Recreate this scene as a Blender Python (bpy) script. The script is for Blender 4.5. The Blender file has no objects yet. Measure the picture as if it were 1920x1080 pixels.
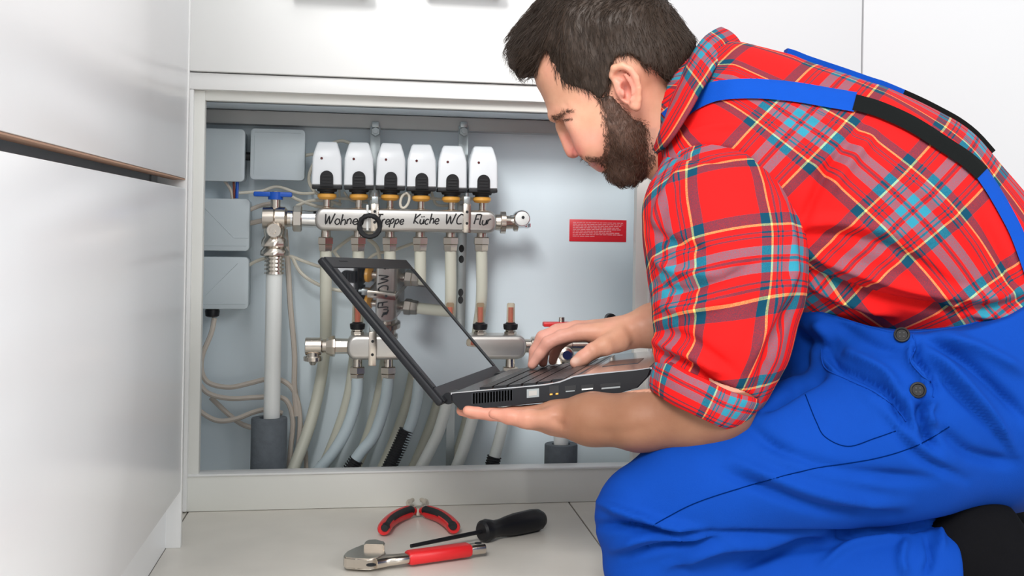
import bpy, bmesh, math, random
import numpy as np
from mathutils import Vector, Matrix
from mathutils.bvhtree import BVHTree
random.seed(7); np.random.seed(7)
SC = bpy.context.scene
COL = SC.collection

# ---------------------------------------------------------------- camera
FOC = 2200.0; PPX, PPY = 1096.0, 430.0
YAW = math.radians(10.5); ROLL = math.radians(-1.0)
CAMZ = 0.449
fw = Vector((math.sin(YAW), math.cos(YAW), 0)); rt0 = Vector((math.cos(YAW), -math.sin(YAW), 0)); up0 = Vector((0, 0, 1))
rt = rt0 * math.cos(ROLL) + up0 * -math.sin(ROLL)
up = up0 * math.cos(ROLL) + rt0 * math.sin(ROLL)
# screen x = dot(rt), screen y = -dot(up)
cam_d = bpy.data.cameras.new('camera'); cam = bpy.data.objects.new('camera', cam_d); COL.objects.link(cam)
cam_d.sensor_width = 36; cam_d.lens = 36 * FOC / 1920
cam_d.shift_x = -(PPX - 960) / 1920; cam_d.shift_y = (PPY - 540) / 1920
cam_d.clip_start = 0.05
C0 = Vector((0, 0, CAMZ))
# the photograph's horizontals fall slightly to the right: a small roll of the hand-held camera
rt = (rt0 * math.cos(ROLL) - up0 * math.sin(ROLL)).normalized()
up = (rt0 * math.sin(ROLL) + up0 * math.cos(ROLL)).normalized()
M = Matrix((rt, up, -fw)).transposed().to_4x4(); M.translation = C0
cam.matrix_world = M
SC.camera = cam

# ---------------------------------------------------------------- world, lights, exposure
w = bpy.data.worlds.new('world'); SC.world = w; w.use_nodes = True
bg = w.node_tree.nodes['Background']; bg.inputs[0].default_value = (0.93, 0.96, 1.0, 1); bg.inputs[1].default_value = 0.68
def area(name, loc, target, size, power, color=(1, 1, 1)):
    l = bpy.data.lights.new(name, 'AREA'); l.shape = 'RECTANGLE'; l.size, l.size_y = size; l.energy = power; l.color = color
    o = bpy.data.objects.new(name, l); COL.objects.link(o); o.location = loc
    o.rotation_euler = (Vector(target) - Vector(loc)).to_track_quat('-Z', 'Y').to_euler(); return o
area('window_light', (-1.2, -2.9, 3.3), (0.45, 1.8, 0.35), (1.9, 1.5), 290, (1.0, 0.99, 0.97))
area('side_fill_light', (2.4, -2.2, 1.9), (-0.3, 1.3, 0.5), (1.6, 1.6), 62, (0.97, 0.99, 1.0))  # added fill from an unseen source, brightens the left side cabinet
area('ceiling_lamp', (0.1, 0.2, 2.6), (0.4, 1.6, 0.1), (1.5, 1.2), 12, (1.0, 0.98, 0.96))
vs = SC.view_settings; vs.view_transform = 'Standard'; vs.look = 'None'; vs.gamma = 1; vs.use_curve_mapping = False
vs.exposure = 0.0

# ---------------------------------------------------------------- pixel helpers
def ray(px, py): return rt * ((px - PPX) / FOC) + up * (-(py - PPY) / FOC) + fw
def P(px, py, Y):
    d = ray(px, py); return C0 + d * (Y / d.y)
def depth(p): return (Vector(p) - C0).dot(fw)
def F(px, py, z=0.0):
    d = ray(px, py); return C0 + d * ((z - C0.z) / d.z)
def R(px, py, Y, r): return r * depth(P(px, py, Y)) / FOC
RT, UP, FW, CC = (np.array(v) for v in (rt, up, fw, C0))
def proj(V):
    q = V - CC; d = q @ FW
    return PPX + FOC * (q @ RT) / d, PPY - FOC * (q @ UP) / d

# ---------------------------------------------------------------- materials
def hexc(h):
    c = [int(h[i:i + 2], 16) / 255 for i in (0, 2, 4)]
    return tuple(x / 12.92 if x <= 0.04045 else ((x + 0.055) / 1.055) ** 2.4 for x in c) + (1,)
def mat(name, color, rough=0.5, metal=0.0, var=0.06, scale=30, bump=0.0, bscale=200, **kw):
    m = bpy.data.materials.new(name); m.use_nodes = True; nt = m.node_tree; b = nt.nodes['Principled BSDF']
    if isinstance(color, str): color = hexc(color)
    tc = nt.nodes.new('ShaderNodeTexCoord'); n = nt.nodes.new('ShaderNodeTexNoise'); n.inputs['Scale'].default_value = scale
    n.inputs['Detail'].default_value = 4
    nt.links.new(tc.outputs['Object'], n.inputs['Vector'])
    mx = nt.nodes.new('ShaderNodeMix'); mx.data_type = 'RGBA'
    mx.inputs['A'].default_value = tuple(c * (1 - var) for c in color[:3]) + (1,)
    mx.inputs['B'].default_value = tuple(min(1, c * (1 + var)) for c in color[:3]) + (1,)
    nt.links.new(n.outputs['Fac'], mx.inputs['Factor']); nt.links.new(mx.outputs['Result'], b.inputs['Base Color'])
    b.inputs['Roughness'].default_value = rough; b.inputs['Metallic'].default_value = metal
    if bump:
        n2 = nt.nodes.new('ShaderNodeTexNoise'); n2.inputs['Scale'].default_value = bscale; n2.inputs['Detail'].default_value = 3
        nt.links.new(tc.outputs['Object'], n2.inputs['Vector'])
        bp = nt.nodes.new('ShaderNodeBump'); bp.inputs['Strength'].default_value = bump; bp.inputs['Distance'].default_value = 0.002
        nt.links.new(n2.outputs['Fac'], bp.inputs['Height']); nt.links.new(bp.outputs['Normal'], b.inputs['Normal'])
    for k, v in kw.items(): b.inputs[k].default_value = v
    return m
MW = mat('white_laminate', (0.82, 0.82, 0.81, 1), 0.35, var=0.01, scale=4)
MDOOR = mat('pale_gloss_lacquer', (0.90, 0.91, 0.92, 1), 0.22, var=0.01, scale=3)
MFRAME = mat('off_white_frame_paint', (0.78, 0.78, 0.74, 1), 0.45, var=0.02, scale=12)
MBOARD = mat('base_board_paint', (0.80, 0.80, 0.75, 1), 0.4, var=0.02, scale=8)
MPANEL = mat('grey_blue_sheet_metal', (0.76, 0.86, 0.92, 1), 0.42, 0.0, var=0.03, scale=5)
MWALL = mat('white_wall_paint', (0.53, 0.535, 0.545, 1), 0.7, var=0.01, scale=3, bump=0.05, bscale=90)
MRAIL = mat('galvanised_rail', (0.42, 0.42, 0.41, 1), 0.4, 0.35, var=0.08, scale=20)
MTILE = mat('beige_stone_tile', (0.70, 0.665, 0.60, 1), 0.35, var=0.13, scale=9, bump=0.03, bscale=60)
MGROUT = mat('grey_grout', (0.22, 0.2, 0.18, 1), 0.9, var=0.1, scale=80)
MBOX = mat('grey_plastic_box', (0.53, 0.59, 0.62, 1), 0.4, var=0.03, scale=15)
MGAP = mat('dark_recess', (0.12, 0.12, 0.13, 1), 0.7)
MWOODEDGE = mat('brown_board_edge', (0.45, 0.27, 0.18, 1), 0.6, var=0.15, scale=60)
MNI = mat('nickel_plated_brass', (0.66, 0.60, 0.53, 1), 0.24, 1.0, var=0.06, scale=40)
MST = mat('stainless_steel', (0.60, 0.58, 0.55, 1), 0.33, 0.85, var=0.05, scale=30)
MCHR = mat('chrome', (0.82, 0.82, 0.82, 1), 0.12, 1.0, var=0.02)
MGALV = mat('galvanised_bracket', (0.42, 0.46, 0.47, 1), 0.35, 0.8, var=0.1, scale=60)
MACT = mat('white_actuator_plastic', (0.80, 0.83, 0.86, 1), 0.35, var=0.015, scale=20)
MBLK = mat('black_plastic', (0.008, 0.008, 0.010, 1), 0.42, var=0.1, **{'Specular IOR Level': .35})
MRUB = mat('black_rubber', (0.012, 0.013, 0.015, 1), 0.6, var=0.2, bump=0.1)
MORG = mat('amber_nut_plastic', (0.85, 0.42, 0.07, 1), 0.35, var=0.1, scale=60)
MBLUE = mat('blue_handle_plastic', (0.005, 0.09, 0.50, 1), 0.35, var=0.06)
MRED = mat('red_grip_plastic', (0.72, 0.018, 0.022, 1), 0.38, var=0.05)
MREDM = mat('red_meter_tube', (0.78, 0.07, 0.02, 1), 0.3, var=0.05)
MAMB = mat('clear_meter_glass', (0.85, 0.72, 0.55, 1), 0.1, **{'Transmission Weight': 0.85, 'IOR': 1.3})
MPIPE = mat('milky_plastic_pipe', (0.70, 0.73, 0.70, 1), 0.38, var=0.04, scale=14)
MPIPEB = mat('bluish_plastic_pipe', (0.50, 0.59, 0.63, 1), 0.38, var=0.04, scale=14)
MPIPEC = mat('cream_plastic_pipe', (0.66, 0.66, 0.56, 1), 0.38, var=0.05, scale=14)
MWP = mat('white_pipe', (0.86, 0.88, 0.86, 1), 0.35, var=0.02)
MSLV = mat('grey_foam_insulation', (0.13, 0.15, 0.17, 1), 0.85, var=0.25, scale=90, bump=0.3, bscale=300)
MCAB = mat('beige_cable_sheath', (0.62, 0.55, 0.48, 1), 0.5, var=0.04)
MCABW = mat('cream_cable_sheath', (0.72, 0.68, 0.58, 1), 0.5, var=0.04)
MHOLE = mat('dark_vent_opening', (0.001, 0.001, 0.001, 1), 1.0, **{'Specular IOR Level': 0.0})
MINK = mat('black_marker_ink', (0.01, 0.01, 0.012, 1), 0.5)
MLBL = mat('red_label_film', (0.75, 0.015, 0.03, 1), 0.4, var=0.05)
MPINK = mat('pale_label_print', (0.85, 0.30, 0.33, 1), 0.5)

# ---------------------------------------------------------------- mesh helpers
def link(o, parent=None):
    COL.objects.link(o)
    if parent is not None: o.parent = parent; o.matrix_parent_inverse = parent.matrix_world.inverted()
    return o
def tag(o, label=None, cat=None, group=None, kind=None):
    if label: o['label'] = label
    if cat: o['category'] = cat
    if group: o['group'] = group
    if kind: o['kind'] = kind
    return o
def thing(name, loc, label, cat, group=None):
    o = bpy.data.objects.new(name, None); COL.objects.link(o); o.location = loc; o.empty_display_size = 0.02
    o.matrix_world = Matrix.Translation(loc)
    return tag(o, label, cat, group)
def obj(name, bm, m, parent=None, smooth=True, angle=40):
    me = bpy.data.meshes.new(name)
    bmesh.ops.recalc_face_normals(bm, faces=bm.faces)
    bm.to_mesh(me); bm.free()
    me.materials.append(m)
    if smooth:
        me.shade_smooth()
        try: me.set_sharp_from_angle(angle=math.radians(angle))
        except Exception: pass
    o = bpy.data.objects.new(name, me); return link(o, parent)
def BM(): return bmesh.new()
def add_box(bm, c, s, bev=0.0, rot=None, seg=2):
    r = bmesh.ops.create_cube(bm, size=1.0); vs = r['verts']
    mt = Matrix.Translation(c) @ (rot.to_4x4() if rot is not None else Matrix.Identity(4)) @ Matrix.Diagonal((*s, 1))
    bmesh.ops.transform(bm, matrix=mt, verts=vs)
    if bev:
        es = {e for v in vs for e in v.link_edges}
        bmesh.ops.bevel(bm, geom=list(es), offset=bev, segments=seg, affect='EDGES', profile=0.5)
def box2(bm, a, b, bev=0.0):
    c = [(x + y) / 2 for x, y in zip(a, b)]; s = [abs(x - y) for x, y in zip(a, b)]
    add_box(bm, c, s, bev)
def frame_of(d):
    d = Vector(d).normalized(); a = Vector((0, 0, 1)) if abs(d.z) < 0.9 else Vector((0, -1, 0))
    u = a.cross(d).normalized(); v = d.cross(u).normalized(); return u, v
def add_rings(bm, rings, cap=True, closed=False):
    vr = [[bm.verts.new(p) for p in r] for r in rings]; n = len(vr[0])
    m = len(vr) if closed else len(vr) - 1
    for i in range(m):
        a, b = vr[i], vr[(i + 1) % len(vr)]
        for j in range(n):
            bm.faces.new((a[j], a[(j + 1) % n], b[(j + 1) % n], b[j]))
    if cap and not closed:
        bm.faces.new(vr[0]); bm.faces.new(list(reversed(vr[-1])))
    return vr
def lathe(bm, o, d, prof, seg=20, start=0.0, sq=1.0):
    """prof: list of (distance along d, radius)"""
    o = Vector(o); d = Vector(d).normalized(); u, v = frame_of(d); rings = []
    for t, r in prof:
        rings.append([o + d * t + (u * math.cos(start + 2 * math.pi * k / seg) + v * math.sin(start + 2 * math.pi * k / seg) * sq) * max(r, 1e-5) for k in range(seg)])
    add_rings(bm, rings)
def tube(bm, pts, r, seg=10, cap=True, closed=False):
    pts = [Vector(p) for p in pts]; n = len(pts); rr = r if hasattr(r, '__len__') else [r] * n
    rings = []; u = None
    for i, p in enumerate(pts):
        if closed: d = pts[(i + 1) % n] - pts[i - 1]
        else: d = pts[min(i + 1, n - 1)] - pts[max(i - 1, 0)]
        d = d.normalized() if d.length > 1e-9 else Vector((0, 0, 1))
        if u is None: u, v = frame_of(d)
        else:
            u = (u - d * u.dot(d)).normalized(); v = d.cross(u)
        rings.append([p + (u * math.cos(2 * math.pi * k / seg) + v * math.sin(2 * math.pi * k / seg)) * rr[i] for k in range(seg)])
    add_rings(bm, rings, cap, closed)
def smooth_path(pts, n=8, closed=False):
    pts = [Vector(p) for p in pts]; out = []; m = len(pts)
    rng = range(m if closed else m - 1)
    for i in rng:
        if closed: p0, p1, p2, p3 = pts[i - 1], pts[i], pts[(i + 1) % m], pts[(i + 2) % m]
        else: p0, p1, p2, p3 = pts[max(i - 1, 0)], pts[i], pts[i + 1], pts[min(i + 2, m - 1)]
        for k in range(n):
            t = k / n
            out.append(0.5 * ((2 * p1) + (p2 - p0) * t + (2 * p0 - 5 * p1 + 4 * p2 - p3) * t * t + (3 * p1 - p0 - 3 * p2 + p3) * t ** 3))
    if not closed: out.append(pts[-1])
    return out
def hexnut(bm, o, d, L, r, bev=0.12):
    lathe(bm, o, d, [(0, r * 0.86), (L * bev, r), (L * (1 - bev), r), (L, r * 0.86)], seg=6, start=math.pi / 6)
def prism(bm, pts, d):
    """extrude a closed 3-D polygon by vector d"""
    a = [bm.verts.new(p) for p in pts]; b = [bm.verts.new(Vector(p) + Vector(d)) for p in pts]; n = len(a)
    bm.faces.new(a); bm.faces.new(list(reversed(b)))
    for i in range(n): bm.faces.new((a[i], b[i], b[(i + 1) % n], a[(i + 1) % n]))

# ---------------------------------------------------------------- the setting
YF, YB = 1.90, 2.07      # cabinet front plane, its back panel
fl = BM(); box2(fl, (-1.6, -0.6, -0.05), (2.6, 3.0, -0.0022)); floor = obj('floor', fl, MGROUT); tag(floor, kind='structure')
xj = F(1070, 946).x
TW = 0.6
xs = [xj + TW * k for k in range(-3, 4)]; ys = [1.455 + 0.6 * k for k in range(-4, 3)]
for xa in xs:
    for ya in ys:
        if xa > 2.5 or ya > 2.9: continue
        t = BM(); box2(t, (xa + 0.0012, ya + 0.0012, -0.02), (xa + TW - 0.0012, ya + 0.5988, 0.0), 0.0008)
        obj('tile', t, MTILE, floor, smooth=False)

# rear: cabinets' carcass wall behind everything
b = BM(); box2(b, (-1.0, 2.09, 0), (2.6, 2.15, 2.4)); tag(obj('wall_back', b, MWALL), kind='structure')
xL = P(352, 500, YF).x; xR = P(1233, 600, YF).x
xi0 = P(379, 500, YF).x; xi1 = P(1190, 600, YF).x
zTop = P(400, 188, YF).z; zSill = P(600, 885, YF).z
def zof(px, py, Y=YF): return P(px, py, Y).z
cab = thing('manifold_cabinet', ((xL + xR) / 2, YF, 0), 'white built-in cabinet niche with open front around the heating manifold', 'cabinet')
b = BM(); box2(b, (xL - 0.1, YB, 0.004), (xR + 0.1, YB + 0.012, zTop + 0.06)); obj('back_panel', b, MPANEL, cab)
b = BM(); box2(b, (xL - 0.1, YF + 0.02, zTop), (xR + 0.1, YB, zTop + 0.018)); obj('top_panel', b, MPANEL, cab)
b = BM(); box2(b, (xL - 0.10, YF + 0.02, 0.004), (xL - 0.085, YB, zTop)); obj('side_panel', b, MPANEL, cab)
b = BM(); box2(b, (xR + 0.085, YF + 0.02, 0.004), (xR + 0.10, YB, zTop)); obj('side_panel', b, MPANEL, cab)
zr = zof(400, 170); zu = zof(500, 143)
b = BM(); box2(b, (xL + 0.004, YF, zSill - 0.02), (xi0, YF + 0.02, zr), 0.001); obj('frame_post', b, MFRAME, cab)
b = BM(); box2(b, (xL, YF - 0.012, 0.003), (xL + 0.006, YF + 0.02, zr), 0.001); obj('edge_strip', b, MW, cab)
b = BM(); box2(b, (xi1, YF, zSill - 0.02), (xR, YF + 0.02, zr), 0.001); obj('frame_post', b, MFRAME, cab)
b = BM(); box2(b, (P(1213, 600, YF).x, YF - 0.006, zSill), (P(1216, 600, YF).x, YF, zr), 0.0005); obj('post_bead', b, MW, cab)
b = BM(); box2(b, (xi0 - 0.02, YF + 0.003, zTop), (xi1, YF + 0.03, zr + 0.004), 0.001); obj('top_rail', b, MFRAME, cab)
b = BM(); box2(b, (xL, YF - 0.014, zr), (xR + 0.004, YF + 0.02, zu), 0.001); obj('header_board', b, MW, cab)
zb = zof(600, 950)
b = BM(); box2(b, (xL, YF - 0.002, 0.0005), (xR + 0.004, YF + 0.016, zSill - 0.003), 0.001); obj('base_board', b, MBOARD, cab)
b = BM(); box2(b, (xL + 0.006, YF - 0.004, zSill - 0.003), (xR, YF + 0.03, zSill + 0.0005), 0.0008); obj('sill', b, MW, cab)

# drawer fronts above the niche
dr = thing('drawer_unit', ((xL + xR) / 2, YF, zu), 'bright white drawer front above the open manifold niche', 'cabinet')
b = BM(); box2(b, (xL + 0.001, YF - 0.022, zu + 0.0015), (P(1240, 100, YF).x, YF + 0.02, 1.0), 0.0015); obj('drawer_front', b, MW, dr)
for x0, x1 in ((545, 700), (795, 950)):
    h = BM(); a = P(x0, -15, YF - 0.05); c = P(x1, -15, YF - 0.05)
    box2(h, (a.x, YF - 0.055, a.z), (c.x, YF - 0.04, a.z + 0.014), 0.003)
    for xx in (a.x + 0.012, c.x - 0.012): box2(h, (xx - 0.005, YF - 0.042, a.z + 0.003), (xx + 0.005, YF - 0.02, a.z + 0.011))
    obj('handle', h, MGALV, dr)
# tall white panels to the right, behind the man
pr = thing('tall_cabinet', (P(1400, 500, YF).x, YF, 0), 'tall plain white cabinet front behind the kneeling man', 'cabinet')
xa = xR + 0.006; xm = P(1612, 100, YF + 0.0).x
b = BM(); box2(b, (xa, YF - 0.01, 0.06), (xm - 0.001, YF + 0.02, 1.1), 0.0015); obj('cabinet_door', b, MWALL, pr)
b = BM(); box2(b, (xm + 0.001, YF - 0.012, 0.06), (2.2, YF + 0.02, 1.1), 0.0015); obj('cabinet_door', b, MWALL, pr)
b = BM(); box2(b, (xa, YF + 0.03, 0.0), (2.2, YF + 0.045, 0.06)); obj('plinth', b, MBOARD, pr)

# left unit, its fronts facing into the room
xd = P(345, 700, 1.70).x; xp = xd - 0.018; Ye = 1.69
lu = thing('side_cabinet', (xd, 1.3, 0), 'pale cabinet side on the left with a recessed grip gap', 'cabinet')
zdoor = P(342, 920, Ye).z; zg0 = P(345, 352, Ye).z; zg1 = P(345, 337, Ye).z
b = BM(); box2(b, (xp, 0.55, zdoor), (xd, Ye - 0.001, zg0 - 0.001), 0.0012); obj('drawer_front', b, MDOOR, lu)
b = BM(); box2(b, (xp, 0.55, zg1 + 0.0015), (xd, Ye - 0.001, 1.15), 0.0012); obj('door', b, MDOOR, lu)
b = BM(); box2(b, (xp, 0.55, zg1 - 0.0005), (xd - 0.001, Ye - 0.001, zg1 + 0.001)); obj('door_edge', b, MWOODEDGE, lu)
b = BM(); box2(b, (xp - 0.5, 0.55, 0.0), (xp - 0.03, Ye - 0.001, 1.15)); obj('carcass', b, MBOX, lu)
b = BM(); box2(b, (xp - 0.014, 0.55, 0.0), (xp - 0.001, Ye, zdoor + 0.01)); obj('plinth', b, MDOOR, lu)
b = BM(); box2(b, (xp - 0.02, Ye, 0.0), (xd + 0.001, Ye + 0.012, 1.15), 0.001); obj('end_panel', b, MW, lu)
b = BM(); box2(b, (xp - 0.4, Ye + 0.013, 0.0), (xL - 0.0015, YF + 0.018, 1.15)); obj('side_panel', b, MW, lu)

# something dark and a grey base at the far right corner
sk = BM(); a = F(1800, 910); box2(sk, (P(1700, 880, 1.84).x, 1.84, 0.0), (2.2, 1.885, 0.075), 0.002)
tag(obj('skirting_block', sk, MBOX), 'low grey skirting block beside the white wall at lower right', 'skirting')

# ---------------------------------------------------------------- rail and brackets inside the niche
YR = 2.035
rl = BM(); a = P(387, 207, YR); c = P(1100, 240, YR); zt = P(700, 215, YR).z; zbm = P(700, 240, YR).z
box2(rl, (xL - 0.05, YR, zbm), (xR + 0.05, YR + 0.004, zt)); box2(rl, (xL - 0.05, YR, zt - 0.002), (xR + 0.05, YB, zt)); box2(rl, (xL - 0.05, YR, zbm), (xR + 0.05, YB, zbm + 0.002))
tag(obj('mounting_rail', rl, MRAIL, smooth=False), 'long grey metal channel across the top of the niche', 'rail')

YM = 1.985
def bracket(px, label):
    t = thing('hanging_bracket', P(px, 260, YR), label, 'bracket', None)
    s = BM(); p0 = P(px, 243, YR - 0.004); p1 = P(px + (0 if px < 800 else -2), 385 if px < 800 else 606, YR - 0.004)
    wd = 0.0085
    box2(s, (p0.x - wd, YR - 0.006, p1.z - 0.03), (p0.x + wd, YR - 0.003, p0.z + 0.006), 0.0005)
    obj('strap', s, MGALV, t)
    bo = BM(); hexnut(bo, (p0.x, YR - 0.003, p0.z - 0.004), (0, -1, 0), 0.010, 0.0085); lathe(bo, (p0.x, YR - 0.012, p0.z - 0.004), (0, -1, 0), [(0, 0.004), (0.008, 0.004)], 10)
    obj('bolt', bo, MGALV, t)
    hk = BM(); box2(hk, (p0.x - 0.006, YR - 0.012, p0.z + 0.003), (p0.x + 0.006, YR + 0.001, p0.z + 0.013), 0.001); obj('hook', hk, MGALV, t)
    for k, zz in enumerate([P(px, y_, YR).z for y_ in (() if px < 800 else (466, 486, 548, 562))]):
        h = BM(); lathe(h, (p0.x, YR - 0.0058, zz), (0, -1, 0), [(0, 0.0045), (0.0008, 0.0045)], 12, sq=1.5); obj('slot', h, MRUB, t)
    return t
bracket(704, 'zinc hanging strap behind the second and third white actuators')
bracket(869, 'zinc hanging strap behind the fifth white actuator, with slotted holes')

def clamp(px, py0, py1, label, Y=YM - 0.031):
    t = thing('pipe_clamp', P(px, py0, Y), label, 'clamp')
    b = BM(); a = P(px, py0, Y); c = P(px, py1, Y)
    box2(b, (a.x - 0.0062, Y - 0.002, c.z), (a.x + 0.0062, Y, a.z), 0.0006)
    box2(b, (a.x - 0.0062, Y - 0.002, a.z - 0.002), (a.x + 0.0062, YR - 0.006, a.z), 0.0006)
    box2(b, (a.x - 0.0062, Y - 0.002, c.z), (a.x + 0.0062, YR - 0.006, c.z + 0.002), 0.0006)
    obj('band', b, MNI, t)
    for f in (0.33, 0.72):
        h = BM(); lathe(h, (a.x, Y - 0.0018, c.z + (a.z - c.z) * f), (0, -1, 0), [(0, 0.0024), (0.0008, 0.0024)], 10); obj('screw_hole', h, MRUB, t)
    s = BM(); box2(s, (a.x - 0.0055, Y + 0.004, a.z), (a.x + 0.0055, Y + 0.016, a.z + 0.012), 0.001); lathe(s, (a.x, Y + 0.010, a.z + 0.008), (0, 0, 1), [(0, 0.003), (0.01, 0.003)], 8)
    obj('clamp_screw', s, MGALV, t)
clamp(703, 382, 434, 'metal clamp on the upper manifold bar above the black ring')
clamp(876, 382, 437, 'metal clamp on the upper manifold bar between WC and Flur')
clamp(699, 622, 686, 'metal clamp on the lower manifold bar left of the laptop')

# ---------------------------------------------------------------- manifold bars
def stadium(bm, x0, x1, z0, z1, y0, y1, cut=0.35):
    """rounded bar with half-round ends, softened front edge"""
    h = (z1 - z0) / 2; zc = (z0 + z1) / 2; rings = []
    for y, ins in ((y1, 0.0), (y0 + 0.007, 0.0), (y0 + 0.003, 0.0012), (y0 + 0.0008, 0.0035), (y0, 0.007)):
        pts = []; hh = h - ins; e0 = x0 + h * 0.75; e1 = x1 - h * 0.75
        for k in range(13): a = -math.pi / 2 + math.pi * k / 12; pts.append((e1 + math.cos(a) * hh * 0.75, y, zc + math.copysign(abs(math.sin(a)) ** 0.8, math.sin(a)) * hh))
        for k in range(13): a = math.pi / 2 + math.pi * k / 12; pts.append((e0 + math.cos(a) * hh * 0.75, y, zc + math.copysign(abs(math.sin(a)) ** 0.8, math.sin(a)) * hh))
        rings.append(pts)
    add_rings(bm, rings)
HB = 0.030; Y0 = YM - 0.027
def barz(px0, px1, py0, py1):
    m = (px0 + px1) / 2; return P(m, py1, Y0).z, P(m, py0, Y0).z
ACT = [613, 673, 732, 790, 847, 905]
z0, z1 = barz(590, 932, 392, 435)
xu0, xu1 = P(590, 410, Y0).x, P(932, 415, Y0).x
um = thing('supply_manifold', (xu0, YM, (z0 + z1) / 2), 'steel upper manifold bar with black handwritten room names', 'manifold')
b = BM(); stadium(b, xu0, xu1, z0, z1, Y0, Y0 + 0.05); obj('bar', b, MST, um)
UMZ = (z0, z1)
def fitting(px, pyt, pyb, wide, parent, name='compression_fitting', zbar=None):
    a = P(px, pyt, YM); c = P(px, pyb, YM); L = a.z - c.z; r = R(px, pyb, YM, wide)
    b = BM(); top = zbar if zbar else a.z
    lathe(b, (a.x, YM, top + 0.002), (0, 0, -1), [(0, r * 0.55), (top - a.z + L * 0.33 + 0.002, r * 0.6)], 16)
    hexnut(b, (a.x, YM, a.z - L * 0.28), (0, 0, -1), L * 0.40, r)
    lathe(b, (a.x, YM, a.z - L * 0.68), (0, 0, -1), [(0, r * 0.92), (L * 0.26, r * 0.86), (L * 0.32, r * 0.8)], 6, start=math.pi / 6)
    return obj(name, b, MNI, parent)
UF = [611, 672, 731, 788, 845, 903]
for px in UF: fitting(px, 434, 471, 15.5, um, zbar=UMZ[0] + 0.003)
# upper stems between bar and actuator
for px in ACT:
    a = P(px, 376, YM); b = BM(); lathe(b, (a.x, YM, z1 - 0.003), (0, 0, 1), [(0, 0.0075), (0.004, 0.0075), (0.005, 0.006), (a.z - z1 + 0.006, 0.006)], 14); obj('valve_stem', b, MNI, um)
# handwriting
ST = {'W': [[(0, 1), (.2, 0), (.42, .8), (.62, 0), (.95, 1.05)]], 'o': [[(.5, .5), (.2, .55), (.05, .25), (.3, 0), (.55, .2), (.45, .5)]],
 'h': [[(.1, 1.05), (.08, 0)], [(.08, .35), (.35, .55), (.5, .35), (.5, 0)]], 'n': [[(.08, .5), (.08, 0)], [(.08, .35), (.32, .55), (.48, .35), (.48, 0)]],
 'e': [[(.08, .25), (.5, .32), (.4, .55), (.15, .5), (.05, .2), (.3, 0), (.55, .1)]], 'T': [[(0, 1), (.75, 1.02)], [(.36, 1), (.32, 0)]],
 'r': [[(.08, .5), (.08, 0)], [(.08, .3), (.25, .52), (.42, .5)]], 'p': [[(.1, .5), (.06, -.42)], [(.08, .4), (.35, .55), (.5, .3), (.3, .02), (.08, .1)]],
 'K': [[(.08, 1.02), (.04, 0)], [(.65, 1), (.08, .42), (.62, 0)]], 'u': [[(.08, .5), (.08, .15), (.28, 0), (.48, .2), (.5, .52)], [(.5, .4), (.54, 0)]],
 'ü': [[(.08, .5), (.08, .15), (.28, 0), (.48, .2), (.5, .52)], [(.5, .4), (.54, 0)], [(.16, .8), (.18, .7)], [(.42, .82), (.44, .72)]],
 'c': [[(.5, .48), (.25, .55), (.06, .28), (.22, .02), (.5, .08)]], 'C': [[(.7, .9), (.4, 1.02), (.1, .6), (.2, .1), (.65, .1)]],
 'F': [[(.12, 1), (.05, 0)], [(.1, 1), (.65, 1.02)], [(.08, .52), (.5, .54)]], 'l': [[(.1, 1.05), (.08, .1), (.25, .02)]]}
ADV = {'W': 1.05, 'T': .72, 'K': .7, 'C': .8, 'F': .6, 'l': .3, 'r': .48}
def write(word, px0, py, capx, x1, parent):
    adv = sum(ADV.get(c, .62) for c in word); s = (x1 - px0) / adv; b = BM(); x = px0
    for i, c in enumerate(word):
        for stroke in ST[c]:
            pts = [P(x + u * s + v * 4.0, py - v * capx + (i % 3 - 1) * 0.8, Y0 - 0.0004) for u, v in stroke]
            q = smooth_path(pts, 4) if len(pts) > 2 else pts
            tube(b, q, 0.00115, 6)
        x += ADV.get(c, .62) * s
    return obj('handwriting', b, MINK, parent)
write('Wohnen', 607, 421, 19, 682, um); write('Treppe', 704, 420, 17, 757, um); write('Küche', 775, 420, 18, 823, um)
write('WC', 834, 421, 19, 868, um); write('Flur', 888, 421, 18, 920, um)
# left coupling and ball valve with the blue handle
zc = (z0 + z1) / 2
vb = thing('ball_valve', (P(517, 412, YM).x, YM, zc), 'nickel ball valve with blue lever left of the upper manifold', 'valve')
xv = P(516, 410, YM).x
b = BM(); x1 = P(492, 410, YM).x
lathe(b, (x1, YM, zc), (1, 0, 0), [(0, .012), (.001, .0185), (.018, .0195), (.0195, .0175), (.021, .0195), (.036, .019), (.040, .014), (.052, .013)], 24)
lathe(b, (xv, YM, zc), (0, 0, -1), [(0, .017), (.022, .018), (.034, .016)], 24); obj('body', b, MNI, vb)
b = BM(); xn = P(549, 410, YM).x; hexnut(b, (xn, YM, zc), (1, 0, 0), R(560, 410, YM, 17), .0215); obj('union_nut', b, MNI, vb)
b = BM(); lathe(b, (xn, YM, zc), (1, 0, 0), [(-.006, .0135), (P(592, 410, YM).x - xn, .0145), (P(598, 410, YM).x - xn, .0145)], 24); obj('coupling', b, MCHR, vb)
b = BM(); lathe(b, (xv, YM - .006, zc), (0, -1, 0), [(0, .014), (.016, .0125), (.0185, .011), (.0185, .0075), (.015, .0075), (.015, .001)], 22)
lathe(b, (xv, YM - .018, zc - .002), (0, -1, 0), [(0, .004), (.008, .003)], 8)
bmesh.ops.translate(b, verts=b.verts, vec=(0, 0, -.020)); obj('drain_cap', b, MNI, vb)
b = BM(); zz = zc - .030
lathe(b, (xv, YM, zz), (0, 0, -1), [(0, .017), (.006, .021), (.016, .0215), (.018, .018), (.024, .0225), (.031, .0225), (.033, .0175)], 8); obj('union_nut', b, MNI, vb)
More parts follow.
